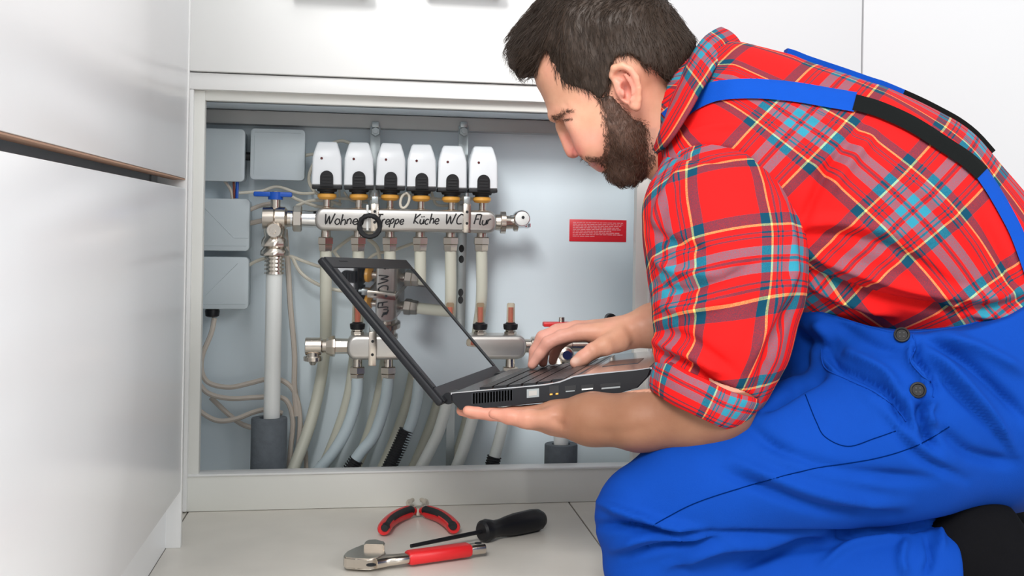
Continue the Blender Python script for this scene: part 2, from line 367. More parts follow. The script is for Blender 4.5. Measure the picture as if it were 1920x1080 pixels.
b = BM(); zend = P(510, 517, YM).z; za = zz - .032; L = za - zend
pf = []
for k in range(5): pf += [(L * k / 5, .0155), (L * (k + .55) / 5, .0160), (L * (k + .6) / 5, .0125), (L * (k + .95) / 5, .0125)]
lathe(b, (xv, YM, za), (0, 0, -1), pf, 24); obj('press_sleeve', b, MNI, vb)
b = BM(); zh = P(512, 365, YM).z; hx0, hx1 = P(476, 365, YM).x, P(548, 365, YM).x
box2(b, (hx0, YM - .009, zh - .0035), (hx1, YM + .009, zh + .0045), .002); lathe(b, (xv, YM, zh - .008), (0, 0, 1), [(0, .012), (.012, .012)], 16); obj('lever', b, MBLUE, vb)
b = BM(); lathe(b, (xv, YM, zc + .015), (0, 0, 1), [(0, .008), (zh - zc - .022, .008), (zh - zc - .02, .006), (zh - zc - .01, .006)], 14); obj('spindle', b, MNI, vb)
# white riser and grey sleeve below the valve
rp = BM(); lathe(rp, (xv, YM, zend + .003), (0, 0, -1), [(0, R(510, 600, YM, 15)), (zend - .03, R(510, 600, YM, 15))], 24)
tag(obj('riser_pipe', rp, MWP), 'thick white vertical pipe below the blue-lever valve', 'pipe')
def sleeve(px, y0, wpx, label, Y=YM):
    a = P(px, y0, Y); r = R(px, y0, Y, wpx); b = BM()
    lathe(b, (a.x, Y, 0.0), (0, 0, 1), [(0, r), (a.z - .002, r), (a.z, r * .97), (a.z, r * .55), (a.z - .02, r * .5)], 28)
    tag(obj('insulation_sleeve', b, MSLV), label, 'insulation')
sleeve(505, 783, 33, 'dark grey foam sleeve around the thick white riser at left')
sleeve(1052, 832, 31, 'dark grey foam sleeve below the forearms at the right of the niche')
b = BM(); a = P(1052, 832, YM); lathe(b, (a.x, YM, P(1052, 700, YM).z), (0, 0, -1), [(0, R(1052, 700, YM, 14)), (P(1052, 700, YM).z - .03, R(1052, 700, YM, 14))], 20)
tag(obj('riser_pipe', b, MWP), 'short white pipe rising from the right foam sleeve', 'pipe')
# right end of the upper manifold
b = BM(); x2 = xu1 - .004; lathe(b, (x2, YM, zc), (1, 0, 0), [(0, .013), (.012, .014), (.013, .019), (.021, .019), (.022, .012), (.034, .011), (.036, .015), (.042, .015)], 22); obj('end_fitting', b, MNI, um)
av = thing('air_vent', (P(978, 410, YM).x, YM, P(978, 410, YM).z), 'round chrome air vent at the right end of the upper manifold', 'vent')
b = BM(); c = P(976, 410, YM); lathe(b, (c.x, YM + .012, c.z), (0, -1, 0), [(0, .012), (.004, .0145), (.030, .0145), (.034, .013), (.0345, .0125)], 26); obj('vent_body', b, MCHR, av)
b = BM(); lathe(b, (c.x, YM - .0222, c.z), (0, -1, 0), [(0, .012), (.002, .0118), (.003, .010)], 26); obj('vent_face', b, MWP, av)
b = BM(); lathe(b, (c.x + .001, YM - .025, c.z + .002), (0, -1, 0), [(0, .0026), (.001, .0026)], 10); obj('vent_hole', b, MRUB, av)
b = BM(); lathe(b, (c.x + .004, YM, c.z - .008), (0, 0, -1), [(0, .014), (.006, .014), (.008, .010)], 20); lathe(b, (c.x - .018, YM, c.z), (1, 0, 0), [(0, .006), (.03, .006)], 12); obj('vent_neck', b, MCHR, av)

# ---------------------------------------------------------------- actuators
def act_bm():
    b = BM(); rings = []   # local: base centre at 0,0,0; height up z; front -y
    H = .072; prof = [(0, .0232, .021, -.0), (.002, .0242, .024, 0), (.045, .0232, .024, 0), (.056, .0205, .022, 0), (.069, .0165, .018, .002), (H, .0145, .015, .003)]
    for z, hw, hd, oy in prof:
        pts = []; r = .004
        for cx, cy, a0 in ((1, 1, 0), (-1, 1, 90), (-1, -1, 180), (1, -1, 270)):
            for k in range(4):
                a = math.radians(a0 + 30 * k); pts.append((cx * (hw - r) + r * math.cos(a), oy + cy * (hd - r) + r * math.sin(a), z))
        rings.append(pts)
    add_rings(b, rings); return b
def act_thing(label):
    t = thing('valve_actuator', (0, 0, 0), label, 'actuator', 'valve actuators on the upper manifold')
    obj('housing', act_bm(), MACT, t)
    b = BM(); pts = [(-.0105, -.0238, -.002), (-.0105, -.0238, .0135)] + [(-.0105 * math.cos(a), -.0238, .0135 + .0105 * math.sin(a)) for a in np.linspace(.3, math.pi - .3, 9)] + [(.0105, -.0238, .0135), (.0105, -.0238, -.002)]
    prism(b, pts, (0, -.0035, 0)); obj('release_tab', b, MBLK, t)
    b = BM(); 
    for zz in (.004, .009, .014): box2(b, (-.007, -.0285, zz), (.007, -.0273, zz + .0018))
    obj('tab_ridges', b, MRUB, t)
    b = BM(); box2(b, (-.0238, -.022, -.0055), (.0238, .020, .0), .001); lathe(b, (0, 0, -.0055), (0, 0, -1), [(0, .017), (.004, .0155), (.0045, .012), (.008, .012)], 20); obj('base', b, MRUB, t)
    b = BM(); pf = [(0, .0135), (.001, .0152), (.0055, .0155), (.009, .0125), (.010, .0085)]; lathe(b, (0, 0, -.0130), (0, 0, -1), pf, 24); obj('fixing_nut', b, MORG, t)
    b = BM(); lathe(b, (-.0085, -.0236, .044), (0, -1, 0), [(0, .0021), (.0012, .0021)], 10); obj('indicator_dot', b, MATDOT, t)
    return t
MATDOT = mat('dark_red_dot', (0.10, 0.01, 0.01, 1), 0.3)
ORD = ['first white actuator from the left, beside the grey boxes', 'second white actuator from the left on the upper manifold', 'third white actuator from the left on the upper manifold',
       'third white actuator from the right on the upper manifold', 'second white actuator from the right, above the handwritten WC', 'rightmost white actuator on the upper manifold']
proto = act_thing(ORD[0])
tops = [268, 271, 273, 276, 277, 279]; bots = [348, 349, 350, 352, 354, 355]
def place(t, loc):
    t.location = loc
for i, px in enumerate(ACT):
    if i == 0: t = proto
    else:
        t = proto.copy(); COL.objects.link(t)
        for ch in proto.children:
            c = ch.copy(); COL.objects.link(c); c.parent = t
        t['label'] = ORD[i]
    a = P(px, bots[i], YM - .01); t.location = (a.x, YM, a.z)
    t.rotation_euler = (0, math.radians(random.uniform(-1, 1)), 0)

# ---------------------------------------------------------------- black ring hung on the upper bar
rg = BM(); pts = []
for k in range(28):
    a = 2 * math.pi * k / 28; pts.append(P(693 + 19 * math.cos(a), 424 - 20 * math.sin(a), Y0 - .008 + .003 * math.cos(2 * a)))
tube(rg, pts, [.0042 + .0006 * math.sin(3 * k) for k in range(28)], 8, closed=True)
tag(obj('rubber_ring', rg, MRUB), 'black rubber ring hanging over the handwriting on the upper bar', 'ring')
tg = BM(); prism(tg, [P(687, 384, Y0 - .003), P(691, 384, Y0 - .003), P(691, 432, Y0 - .003), P(687, 432, Y0 - .003)], (0, -.001, 0))
tag(obj('cable_tie', tg, MWP), 'thin white cable tie through the black rubber ring', 'tie')

# ---------------------------------------------------------------- lower manifold
z0, z1 = barz(650, 985, 629, 675)
xl0, xl1 = P(650, 650, Y0).x, P(988, 655, Y0).x; zl = (z0 + z1) / 2
lm = thing('return_manifold', (xl0, YM, zl), 'steel lower manifold bar with red flow meters, half behind the laptop', 'manifold')
b = BM(); stadium(b, xl0, xl1, z0, z1, Y0, Y0 + 0.05); obj('bar', b, MST, lm)
LF = [670, 728, 786, 843, 900, 957]
for px in LF: fitting(px, 677, 713, 15.5, lm, zbar=z0 + 0.003)
for px in LF:
    a = P(px, 628, YM); b = BM(); lathe(b, (a.x, YM, z1 - .002), (0, 0, 1), [(0, .0105), (.006, .0105), (.007, .0085), (.010, .0085)], 6); lc = obj('meter_socket', b, MNI, lm)
    b = BM(); zq = z1 + .007; lathe(b, (a.x, YM, zq), (0, 0, 1), [(0, .008), (.001, .0115), (.006, .0125), (.010, .0125), (.011, .009), (.013, .0075)], 18); obj('meter_collar', b, MBLK, lm)
    b = BM(); lathe(b, (a.x, YM, zq + .012), (0, 0, 1), [(0, .0072), (.032, .0068), (.034, .005)], 16); g = obj('meter_glass', b, MAMB, lm)
    b = BM(); lathe(b, (a.x, YM, zq + .0125), (0, 0, 1), [(0, .0035), (.026, .0035)], 10); obj('flow_indicator', b, MREDM, lm)
# drain valve at left end
b = BM(); xq = P(572, 655, YM).x; e = xl0 - xq
lathe(b, (xq, YM, zl), (1, 0, 0), [(0, .0125), (.001, .0145), (.026, .0145), (.028, .011), (.036, .012)], 22)
lathe(b, (xq + .013, YM, zl - .008), (0, 0, -1), [(0, .011), (.010, .0115)], 18); obj('drain_body', b, MNI, lm)
b = BM(); lathe(b, (xq + .013, YM, zl - .016), (0, 0, -1), [(0, .014), (.002, .0155), (.008, .015), (.010, .007), (.015, .004)], 12); obj('drain_cap', b, MNI, lm)
b = BM(); lathe(b, (xq + .034, YM, zl), (1, 0, 0), [(0, .013), (.008, .0165), (.012, .0175), (.014, .0175), (.015, .013), (e - .034 + .004, .0125)], 8); obj('union_nut', b, MNI, lm)
# red-lever valve at right end (behind the typing hand)
rv = thing('ball_valve', (P(1055, 650, YM).x, YM, zl), 'nickel valve with red lever behind the typing hand', 'valve')
x9 = P(1050, 650, YM).x
b = BM(); lathe(b, (xl1 - .004, YM, zl), (1, 0, 0), [(0, .012), (.014, .012), (.015, .016), (.024, .016), (x9 - xl1 - .01, .0165), (x9 - xl1 + .022, .018), (x9 - xl1 + .024, .013)], 20)
lathe(b, (x9, YM, zl), (0, 0, -1), [(0, .016), (.03, .017), (.034, .020), (.052, .020), (.054, .015), (.075, .015)], 20); obj('body', b, MNI, rv)
b = BM(); cp = P(1060, 664, YM - .015); lathe(b, (cp.x, YM - .012, cp.z), (0, -1, 0), [(0, .014), (.016, .013), (.018, .010)], 20); obj('drain_cap', b, MNI, rv)
b = BM(); lathe(b, (cp.x, YM - .030, cp.z), (0, -1, 0), [(0, .0075), (.0015, .0075)], 16); obj('cap_disc', b, mat('dark_blue_cap', (0.01, 0.015, 0.06, 1), 0.3), rv)
b = BM(); zh = P(1050, 608, YM).z; box2(b, (P(1018, 608, YM).x, YM - .009, zh - .004), (P(1088, 608, YM).x, YM + .009, zh + .004), .002); obj('lever', b, MRED, rv)
b = BM(); lathe(b, (P(1053, 608, YM).x, YM, zl + .012), (0, 0, 1), [(0, .007), (zh - zl - .004, .005), (zh - zl, .005)], 10); obj('spindle', b, MNI, rv)
# black knob further right
kb = thing('thermometer_knob', P(1143, 597, YM), 'round black knob above the typing man\'s wrist', 'knob')
b = BM(); c = P(1143, 597, YM); lathe(b, (c.x, YM + .004, c.z), (0, -1, 0), [(0, .008), (.003, .0092), (.020, .0092), (.022, .0075)], 22); obj('knob_cap', b, MBLK, kb)
b = BM(); lathe(b, (c.x, YM, c.z), (0, 0, -1), [(0, .005), (c.z - zl, .005)], 10); lathe(b, (x9 + .02, YM, zl), (1, 0, 0), [(0, .010), (c.x - x9 - .015, .010)], 14); obj('knob_stem', b, MNI, kb)

# ---------------------------------------------------------------- pipes
def pipe(pts, r, Y, m, label, name='heating_pipe', cat='pipe', group=None):
    q = [P(p[0], p[1], p[2] if len(p) > 2 else Y) for p in pts]
    if q[-1].z > 0.05:
        d = (q[-1] - q[-2]).normalized(); q.append(q[-1] + d * 0.05)
    b = BM(); tube(b, smooth_path(q, 8), r, 14); o = obj(name, b, m); return tag(o, label, cat, group)
UPB = [([(611, 468), (611, 560, 2.0), (610, 640, 2.035), (600, 720, 2.035), (580, 800, 2.02), (548, 885, 2.0)], 'cream pipe from the first upper fitting, curving to lower left'),
 ([(672, 468), (672, 560, 2.0), (668, 640, 2.035), (655, 740, 2.035), (630, 820, 2.04), (600, 890, 2.04)], 'pipe from the second upper fitting, behind the laptop corner'),
 ([(731, 468), (731, 560, 2.0), (728, 640, 2.035), (712, 740, 2.035), (690, 820, 2.04), (660, 890, 2.04)], 'pipe from the third upper fitting, behind the laptop lid'),
 ([(788, 468), (788, 560, 2.0), (785, 640, 2.035), (768, 740, 2.035), (742, 820, 2.04), (712, 890, 2.04)], 'pipe from the fourth upper fitting, right of the laptop lid top'),
 ([(845, 468), (845, 560, 2.0), (840, 640, 2.035), (826, 740, 2.035), (800, 820, 2.04), (770, 890, 2.04)], 'pipe from the fifth upper fitting, left of the slotted strap'),
 ([(903, 468), (903, 560, 2.0), (893, 640, 2.035), (885, 740, 2.035), (868, 820, 2.04), (842, 890, 2.04)], 'pipe from the rightmost upper fitting, right of the slotted strap')]
RP = R(700, 600, YM, 11)
for pts, lab in UPB: pipe(pts, RP, YM, MPIPEC, lab)
LOB = [([(670, 709), (668, 745), (652, 800), (625, 848), (590, 890)], MPIPEB, 'bluish pipe under the leftmost lower fitting'),
 ([(728, 709), (722, 755), (702, 815), (675, 850), (648, 890)], MPIPEB, 'bluish pipe under the second lower fitting, ending in black conduit'),
 ([(786, 709), (782, 750), (770, 795), (750, 840), (718, 900)], MPIPEB, 'bluish pipe left of the laptop hinge, entering the long black conduit'),
 ([(843, 709), (838, 755), (822, 810), (803, 850), (782, 890)], MPIPE, 'pale pipe below the laptop hinge'),
 ([(900, 709), (893, 755), (882, 800), (868, 845), (850, 890)], MPIPE, 'pale pipe below the supporting hand'),
 ([(957, 709), (952, 745), (943, 795), (932, 840), (915, 895)], MPIPE, 'rightmost pale pipe, entering a short black conduit')]
for pts, m, lab in LOB: pipe(pts, RP, YM - .004, m, lab)
def conduit(pts, label, Y=YM - .004, r=.0125):
    q = smooth_path([P(x, y, Y) for x, y in pts], 12); L = [0]
    for i in range(1, len(q)): L.append(L[-1] + (q[i] - q[i - 1]).length)
    n = max(12, int(L[-1] / .0011)); pp = []; rr = []
    for k in range(n + 1):
        s = L[-1] * k / n; i = max(0, min(len(q) - 2, np.searchsorted(L, s) - 1)); t = (s - L[i]) / max(1e-9, L[i + 1] - L[i])
        pp.append(q[i].lerp(q[i + 1], t)); rr.append(r * (1.0 if k % 4 < 2 else .86))
    b = BM(); tube(b, pp, rr, 14); tag(obj('corrugated_conduit', b, MRUB, angle=20), label, 'conduit')
conduit([(762, 806), (745, 845), (718, 900)], 'long black corrugated conduit sleeve left of the laptop hinge')
conduit([(668, 862), (640, 905)], 'short black corrugated conduit at the foot of the second lower pipe')
conduit([(927, 856), (915, 900)], 'short black corrugated conduit at the right foot of the pipes')
conduit([(793, 868), (775, 905)], 'black corrugated conduit end beside the pipe under the hinge', YM + .03, .009)
conduit([(605, 868), (590, 905)], 'black corrugated conduit end at the leftmost curved pipe', YM + .03, .008)
# grounding strap behind pipes
b = BM(); box2(b, (P(846, 700, YR).x - .007, YR - .006, .02), (P(846, 700, YR).x + .007, YR - .003, P(846, 700, YR).z)); tag(obj('support_strip', b, MGALV), 'thin zinc strip standing behind the pipes under the laptop', 'strip')

# ---------------------------------------------------------------- junction boxes
def jbox(x0, y0, x1, y1, Y, label, diag):
    a = P(x0, y0, Y); c = P(x1, y1, Y); t = thing('junction_box', ((a.x + c.x) / 2, YB, (a.z + c.z) / 2), label, 'junction box')
    cx, cz = (a.x + c.x) / 2, (a.z + c.z) / 2; W, H = (c.x - a.x), (a.z - c.z)
    def rr(hw, hh, r, y):
        return [(cx + sx * (hw - r) + r * math.cos(math.radians(a0 + 15 * k)), y, cz + sz * (hh - r) + r * math.sin(math.radians(a0 + 15 * k))) for sx, sz, a0 in ((1, 1, 0), (-1, 1, 90), (-1, -1, 180), (1, -1, 270)) for k in range(7)]
    b = BM(); add_rings(b, [rr(W / 2 - .002, H / 2 - .002, .006, YB), rr(W / 2 - .002, H / 2 - .002, .006, Y + .013)]); obj('box_body', b, MBOX, t)
    b = BM(); add_rings(b, [rr(W / 2, H / 2, .007, Y + .013), rr(W / 2, H / 2, .007, Y + .002), rr(W / 2 - .0005, H / 2 - .0005, .0065, Y + .0007), rr(W / 2 - .002, H / 2 - .002, .006, Y)]); obj('cover', b, MBOX, t)
    if diag:
        b = BM(); q = diag
        for p0, p1 in q:
            u = Vector((cx + p0[0] * W / 2, Y - .0001, cz + p0[1] * H / 2)); v = Vector((cx + p1[0] * W / 2, Y - .0001, cz + p1[1] * H / 2))
            tube(b, [u, v], .0006, 4)
        obj('embossed_line', b, MBOX, t)
    return t
YJ = 2.01
jbox(352, 239, 458, 341, YJ, 'grey plastic box cut off by the niche edge, top row', None)
jbox(470, 240, 571, 339, YJ, 'whole square grey plastic box left of the actuators', [((-.85, .85), (.85, .85)), ((-.85, .7), (-.85, -.8))])
jbox(362, 371, 467, 471, YJ, 'grey plastic box with diagonal line, middle of the left column', [((-.75, .8), (.45, -.5)), ((.45, -.5), (.95, -.5)), ((-.9, -.8), (.9, -.8))])
jbox(360, 481, 465, 580, YJ, 'grey plastic box at the bottom of the left column', [((-.8, -.8), (.6, .75)), ((-.8, -.8), (.9, -.8))])
b = BM(); c = P(398, 590, 2.03); lathe(b, (c.x, 2.03, c.z + .012), (0, 0, -1), [(0, .010), (.006, .012), (.014, .011), (.016, .007)], 16); tag(obj('cable_gland', b, MBLK), 'black cable gland under the lowest grey box', 'gland')
# stub between the two top boxes
b = BM(); c = P(464, 293, 2.03); lathe(b, (c.x - .012, 2.03, c.z), (1, 0, 0), [(0, .007), (.024, .007)], 12); tag(obj('box_coupling', b, MBLK), 'small dark coupling between the two top grey boxes', 'coupling')

# ---------------------------------------------------------------- cables
def cable(pts, label, r=.0032, m=None, Y=2.03, group=None):
    q = smooth_path([P(p[0], p[1], p[2] if len(p) > 2 else Y) for p in pts], 8); b = BM(); tube(b, q, r, 8)
    return tag(obj('cable', b, m or MCAB), label, 'cable', group)
cable([(402, 596), (396, 625), (380, 665), (378, 695), (392, 718), (430, 726), (470, 718), (500, 711), (530, 714), (552, 735), (562, 775), (560, 830), (548, 890)], 'beige cable from the lowest grey box, looping behind the riser', .0042)
cable([(340, 680), (368, 712), (390, 737), (430, 747), (480, 745), (520, 744), (540, 755), (549, 790), (545, 840), (540, 895)], 'middle beige cable of the bundle crossing the riser', .0042)
cable([(340, 735), (370, 767), (405, 788), (440, 786), (475, 773), (500, 768), (530, 775)], 'lowest beige cable curving towards the foam sleeve', .0042)
cable([(395, 745), (430, 778), (455, 796), (490, 806, 2.045)], 'beige cable slanting down behind the foam sleeve', .0042, Y=2.045)
cable([(534, 430), (540, 500), (545, 580), (552, 660), (552, 725), (556, 780)], 'long straight beige cable right of the riser', .0046)
cable([(553, 725, 2.04), (563, 790, 2.04), (573, 850, 2.04), (574, 895, 2.04)], 'beige cable end beside the leftmost curved pipe', .0036)
cable([(568, 293), (580, 290), (600, 288, 2.03)], 'short cable between the top grey box and the first actuator', .0028, MCABW)
cable([(600, 285), (582, 320), (581, 345), (600, 366), (640, 372), (700, 372), (760, 366), (830, 374), (900, 372)], 'pale cable running behind the amber nuts', .0028, MCABW)
cable([(448, 362), (490, 358), (520, 350), (560, 362), (590, 362)], 'pale cable behind the blue lever', .0026, MCABW)
cable([(540, 364), (560, 375), (600, 388), (625, 384)], 'pale cable from the blue lever towards the first amber nut', .0028, MCABW)
cable([(556, 386), (580, 377), (610, 376), (640, 384)], 'pale cable crossing above the valve coupling', .0028, MCABW)
cable([(462, 396), (490, 385), (520, 380)], 'pale cable behind the valve body, upper', .0036)
cable([(462, 420), (490, 414), (500, 412)], 'pale cable behind the valve body, lower', .0042)
cable([(462, 500), (480, 490), (500, 484), (540, 480), (570, 490), (600, 500), (640, 508)], 'pale cable from the lowest grey box past the press sleeve', .0028, MCABW)
cable([(548, 482), (565, 512), (600, 535), (640, 545), (690, 548)], 'pale cable sagging towards the laptop lid', .003, MCABW)
cable([(625, 472), (645, 455), (670, 440), (700, 436)], 'pale cable loop between the first two upper fittings', .0028, MCABW)
cable([(625, 470), (640, 488), (660, 500)], 'pale cable behind the laptop lid top corner', .0028, MCABW)
cable([(690, 448), (706, 462), (712, 486), (714, 520)], 'pale cable hanging below the black rubber ring', .0034, MCABW)
cable([(686, 490), (705, 476), (735, 470), (770, 458), (795, 452)], 'pale cable crossing behind the third upper fitting', .0026, MCABW)
lp = [P(759 + 8 * math.cos(a) + 3 * math.sin(a), 376 - 14 * math.sin(a), YM - .01) for a in np.linspace(0, 2 * math.pi, 18, endpoint=False)]
b = BM(); tube(b, lp, .0022, 8, closed=True); tag(obj('cable', b, MCABW), 'small cable loop between the third and fourth amber nuts', 'cable')
cable([(806, 345), (812, 370), (820, 384), (845, 384), (870, 368)], 'cable loop between the fourth and fifth amber nuts', .0024, MCABW)
cable([(636, 352), (637, 380)], 'short pale cable right of the first amber nut', .0018, MCABW)
cable([(645, 360), (660, 376), (690, 380)], 'short pale cable beside the second amber nut', .002, MCABW)
cable([(620, 270), (640, 264), (660, 270)], 'cable arc above the first two white actuators', .0028, MCABW)
cable([(445, 338), (444, 372)], 'blue wire between the two left grey boxes', .0026, MBLUE, Y=2.025)
cable([(438, 338), (440, 372)], 'dark red wire beside the blue wire between grey boxes', .002, mat('dark_red_wire', (0.25, 0.05, 0.03, 1), 0.4), Y=2.028)
cable([(420, 338), (432, 355), (436, 374)], 'grey wire left of the red and blue wires', .0024, MCAB, Y=2.03)

# ---------------------------------------------------------------- red label on the back panel
t = thing('warning_label', P(1121, 432, YB), 'small red label with faint pale print on the back panel', 'label')
a = P(1068, 411, YB - .001); c = P(1174, 454, YB - .001)
b = BM(); box2(b, (a.x, YB - .0012, c.z), (c.x, YB - .0002, a.z), .0004); obj('label_film', b, MLBL, t)
b = BM()
for k in range(9):
    zz = a.z - (a.z - c.z) * (.14 + .077 * k); xx = a.x + .006
    end = c.x - .006 - (.022 if k in (5, 8) else random.uniform(0, .008)) - (.03 if k == 8 else 0)
    while xx < end:
        wd = random.uniform(.003, .009); box2(b, (xx, YB - .0016, zz - .0009), (min(xx + wd, end), YB - .0011, zz + .0006)); xx += wd + .0013
obj('label_print', b, MPINK, t)

# ================================================================ laptop
MLAP = mat('black_laptop_plastic', (0.013, 0.014, 0.017, 1), 0.4, var=0.08, scale=60, **{'Specular IOR Level': .3})
MDECK = mat('dark_grey_deck_metal', (0.045, 0.048, 0.055, 1), 0.22, 0.6, var=0.06, scale=80)
MKEY = mat('black_keys', (0.014, 0.014, 0.016, 1), 0.35)
MSIL = mat('silver_trim', (0.75, 0.76, 0.78, 1), 0.14, 0.9, var=0.03)
MSCR = mat('glossy_black_screen', (0.014, 0.017, 0.02, 1), 0.03, var=0.02, **{'Coat Weight': 1.0, 'Coat Roughness': 0.02, 'IOR': 1.7})
LA = P(845, 764, 1.45); LD = (P(1226, 730, 1.372) - LA); LDn = LD.normalized()
LW = P(960, 713, 1.80) - P(845, 764, 1.45); LWn = (LW - LDn * LW.dot(LDn)).normalized(); WL = 0.365
LN = LWn.cross(LDn).normalized()
if LN.z < 0: LN = -LN
def on_near(px, py):
    d = ray(px, py); t = (LA - C0).dot(LWn) / d.dot(LWn); return C0 + d * t
def lp(u, wv, n): return LA + LDn * u + LWn * wv + LN * n
lap = thing('laptop', LA, 'open black laptop held in the kneeling man\'s hands', 'laptop')
top = [(845, 738), (900, 733), (960, 728), (1020, 722), (1050, 716), (1078, 706), (1130, 700), (1195, 694), (1222, 690)]
bot = [(1216, 706), (1196, 727), (1150, 741), (1050, 752), (950, 762), (862, 769), (846, 752)]
npts = [on_near(*p) for p in top + bot]
def inset(v, k):
    c = sum(npts, Vector()) / len(npts); return v + (c - v).normalized() * k
b = BM()
rings = [[inset(v, .0018) for v in npts], [v + LWn * .0018 for v in npts], [v + LWn * (WL - .002) for v in npts], [inset(v, .0018) + LWn * WL for v in npts]]
add_rings(b, rings); obj('base', b, MLAP, lap, angle=30)
# silver trim following the top edge
b = BM(); tp = [on_near(*p) for p in top]
sec = []
for v in smooth_path(tp, 5): sec.append([v + LWn * .0005 - LN * .0013, v + LWn * .0005 + LN * .0008, v + LWn * .004 + LN * .0010, v + LWn * .004 - LN * .001])
add_rings(b, sec); obj('trim', b, MSIL, lap)
def deck_n(u):
    us = [(p - LA).dot(LDn) for p in tp]; ns = [(p - LA).dot(LN) for p in tp]; return float(np.interp(u, us, ns))
Lu = max((p - LA).dot(LDn) for p in tp)
def strip(u0, u1, w0, w1, off, n=10):
    b = BM(); r = []
    for k in range(n + 1):
        u = u0 + (u1 - u0) * k / n; q = deck_n(u); r.append([lp(u, w0, q - .002), lp(u, w0, q + off), lp(u, w1, q + off), lp(u, w1, q - .002)])
    add_rings(b, r); return b
obj('deck', strip(.004, .168, .005, WL - .005, .0006), MDECK, lap)
obj('palm_rest', strip(.1685, Lu - .004, .005, WL - .005, .0008), MSIL, lap)
obj('touchpad', strip(.178, .225, .11, .20, .0014), MDECK, lap)
kb = BM(); kw = (WL - .035) / 19
for r_ in range(6):
    u = .034 + r_ * .0185
    for c_ in range(19):
        wv = .0175 + c_ * kw
        if r_ == 5 and 4 <= c_ <= 9:
            if c_ != 4: continue
            cw = kw * 6
        else: cw = kw
        q = deck_n(u + .008)
        R3 = Matrix((LDn, LWn, LN)).transposed()
        add_box(kb, lp(u + .008, wv + cw / 2, q + .0016), (.0155, cw - .0024, .0028), 0, R3)
tag(obj('keyboard', kb, MKEY, lap, smooth=False), kind='stuff')
# ports on the near side
def port(name, x0, y0, x1, y1, m, dep=-.0004, slope=-.09):
    ym0 = y0; c = [on_near(x0, y0), on_near(x1, y0 + slope * (x1 - x0)), on_near(x1, y1 + slope * (x1 - x0)), on_near(x0, y1)]
    b = BM(); prism(b, [v + LWn * dep for v in c], LWn * .0025); return obj(name, b, m, lap, smooth=False)
port('vent_recess', 884, 737, 962, 758, MDECK)
for k in range(14): port('vent_slot', 887 + k * 5.4, 737.5 - .09 * k * 5.4, 890.2 + k * 5.4, 757 - .09 * k * 5.4, MHOLE, -.0010)
port('video_port', 988, 730, 1011, 746, MGALV, -.0010); port('video_port_core', 992, 733, 1007, 742, MST, -.0014)
port('network_port', 1030, 724, 1048, 738, MRUB, -.0006); port('port_contact', 1031, 738, 1036, 741, MORG, -.0008); port('port_contact', 1042, 737, 1047, 740, MORG, -.0008)
port('display_port', 1059, 724, 1080, 733, MRUB, -.0006); port('port_lip', 1061, 733, 1078, 735, MGALV, -.0010)
port('usb_port', 1090, 722, 1113, 729, MRUB, -.0006); port('usb_tongue', 1091, 729, 1112, 731.5, MWP, -.0010)
port('card_slot', 1126, 720, 1164, 726, MRUB, -.0006); port('slot_lip', 1128, 727, 1163, 730, MGALV, -.0008)
# lid: rotate about the hinge so that its near top corner falls where it should
HG = LA + LDn * .0 + LN * .006 - LDn * .010
best = None
for k in range(0, 1800):
    a = math.radians(k / 10); d = LDn * math.cos(a) + LN * math.sin(a)
    e = HG + d * .240; v = np.array([list(e)]); x, y = proj(v)
    er = (x[0] - 605) ** 2 + (y[0] - 487) ** 2
    if best is None or er < best[0]: best = (er, a, x[0], y[0])
print('LID', best)
Ld = LDn * math.cos(best[1]) + LN * math.sin(best[1]); Lf = Ld.cross(LWn).normalized()
if Lf.dot(LDn) < 0: Lf = -Lf      # faces the user
R4 = Matrix((Ld, LWn, Lf)).transposed()
LL = .240
def lid(u, wv, n): return HG + Ld * u + LWn * wv + Lf * n
b = BM(); add_box(b, lid(LL / 2, WL / 2, -.003), (LL, WL, .010), .0035, R4, 3); obj('lid', b, MLAP, lap)
b = BM()
for u0, u1, w0, w1 in ((.0, .022, .004, WL - .004), (LL - .020, LL - .002, .004, WL - .004), (.022, LL - .020, .002, .016), (.022, LL - .020, WL - .016, WL - .002)):
    add_box(b, lid((u0 + u1) / 2, (w0 + w1) / 2, .0025), (u1 - u0, w1 - w0, .0022), .0006, R4, 1)
obj('bezel', b, MLAP, lap)
b = BM(); add_box(b, lid((LL + .002) / 2, WL / 2, .0021), (LL - .040, WL - .030, .001), 0, R4); obj('screen', b, MSCR, lap, smooth=False)
b = BM(); add_box(b, lid(LL - .009, .06, .0037), (.002, .03, .0006), 0, R4); obj('bezel_slot', b, MRUB, lap)
for wv in (.035, WL - .035):
    b = BM(); lathe(b, lp(-.006, wv - .02, .010), LWn, [(0, .0075), (.04, .0075)], 16); obj('hinge', b, MLAP, lap)

# ================================================================ tools on the floor
pl = thing('pliers', F(783, 965, .008), 'open pliers with red and black handles lying by the base board', 'pliers')
def fpath(pts, z): return [F(x, y, z) for x, y in pts]
for side in (-1, 1):
    if side < 0: pts = [(781, 957), (765, 960), (745, 968), (728, 980), (719, 993)]
    else: pts = [(787, 957), (803, 960), (824, 967), (842, 979), (852, 990)]
    q = smooth_path(fpath(pts, .011), 5)
    b = BM(); tube(b, q, [.0035 + .0065 * min(1, i / 5) - (.002 if i == len(q) - 1 else 0) for i in range(len(q))], 12); h = obj('handle', b, MRED, pl)
    q2 = [p + Vector((0.0015 * side * -1, -.0035, .0028)) for p in q[3:]]
    b = BM(); tube(b, q2, [.0068 - (.002 if i in (0, len(q2) - 1) else 0) for i in range(len(q2))], 12); obj('grip_insert', b, MRUB, h)
pv = F(784, 957, .010)
b = BM(); lathe(b, pv - Vector((0, 0, .006)), (0, 0, 1), [(0, .009), (.011, .009), (.013, .006)], 18); obj('pivot', b, MNI, pl)
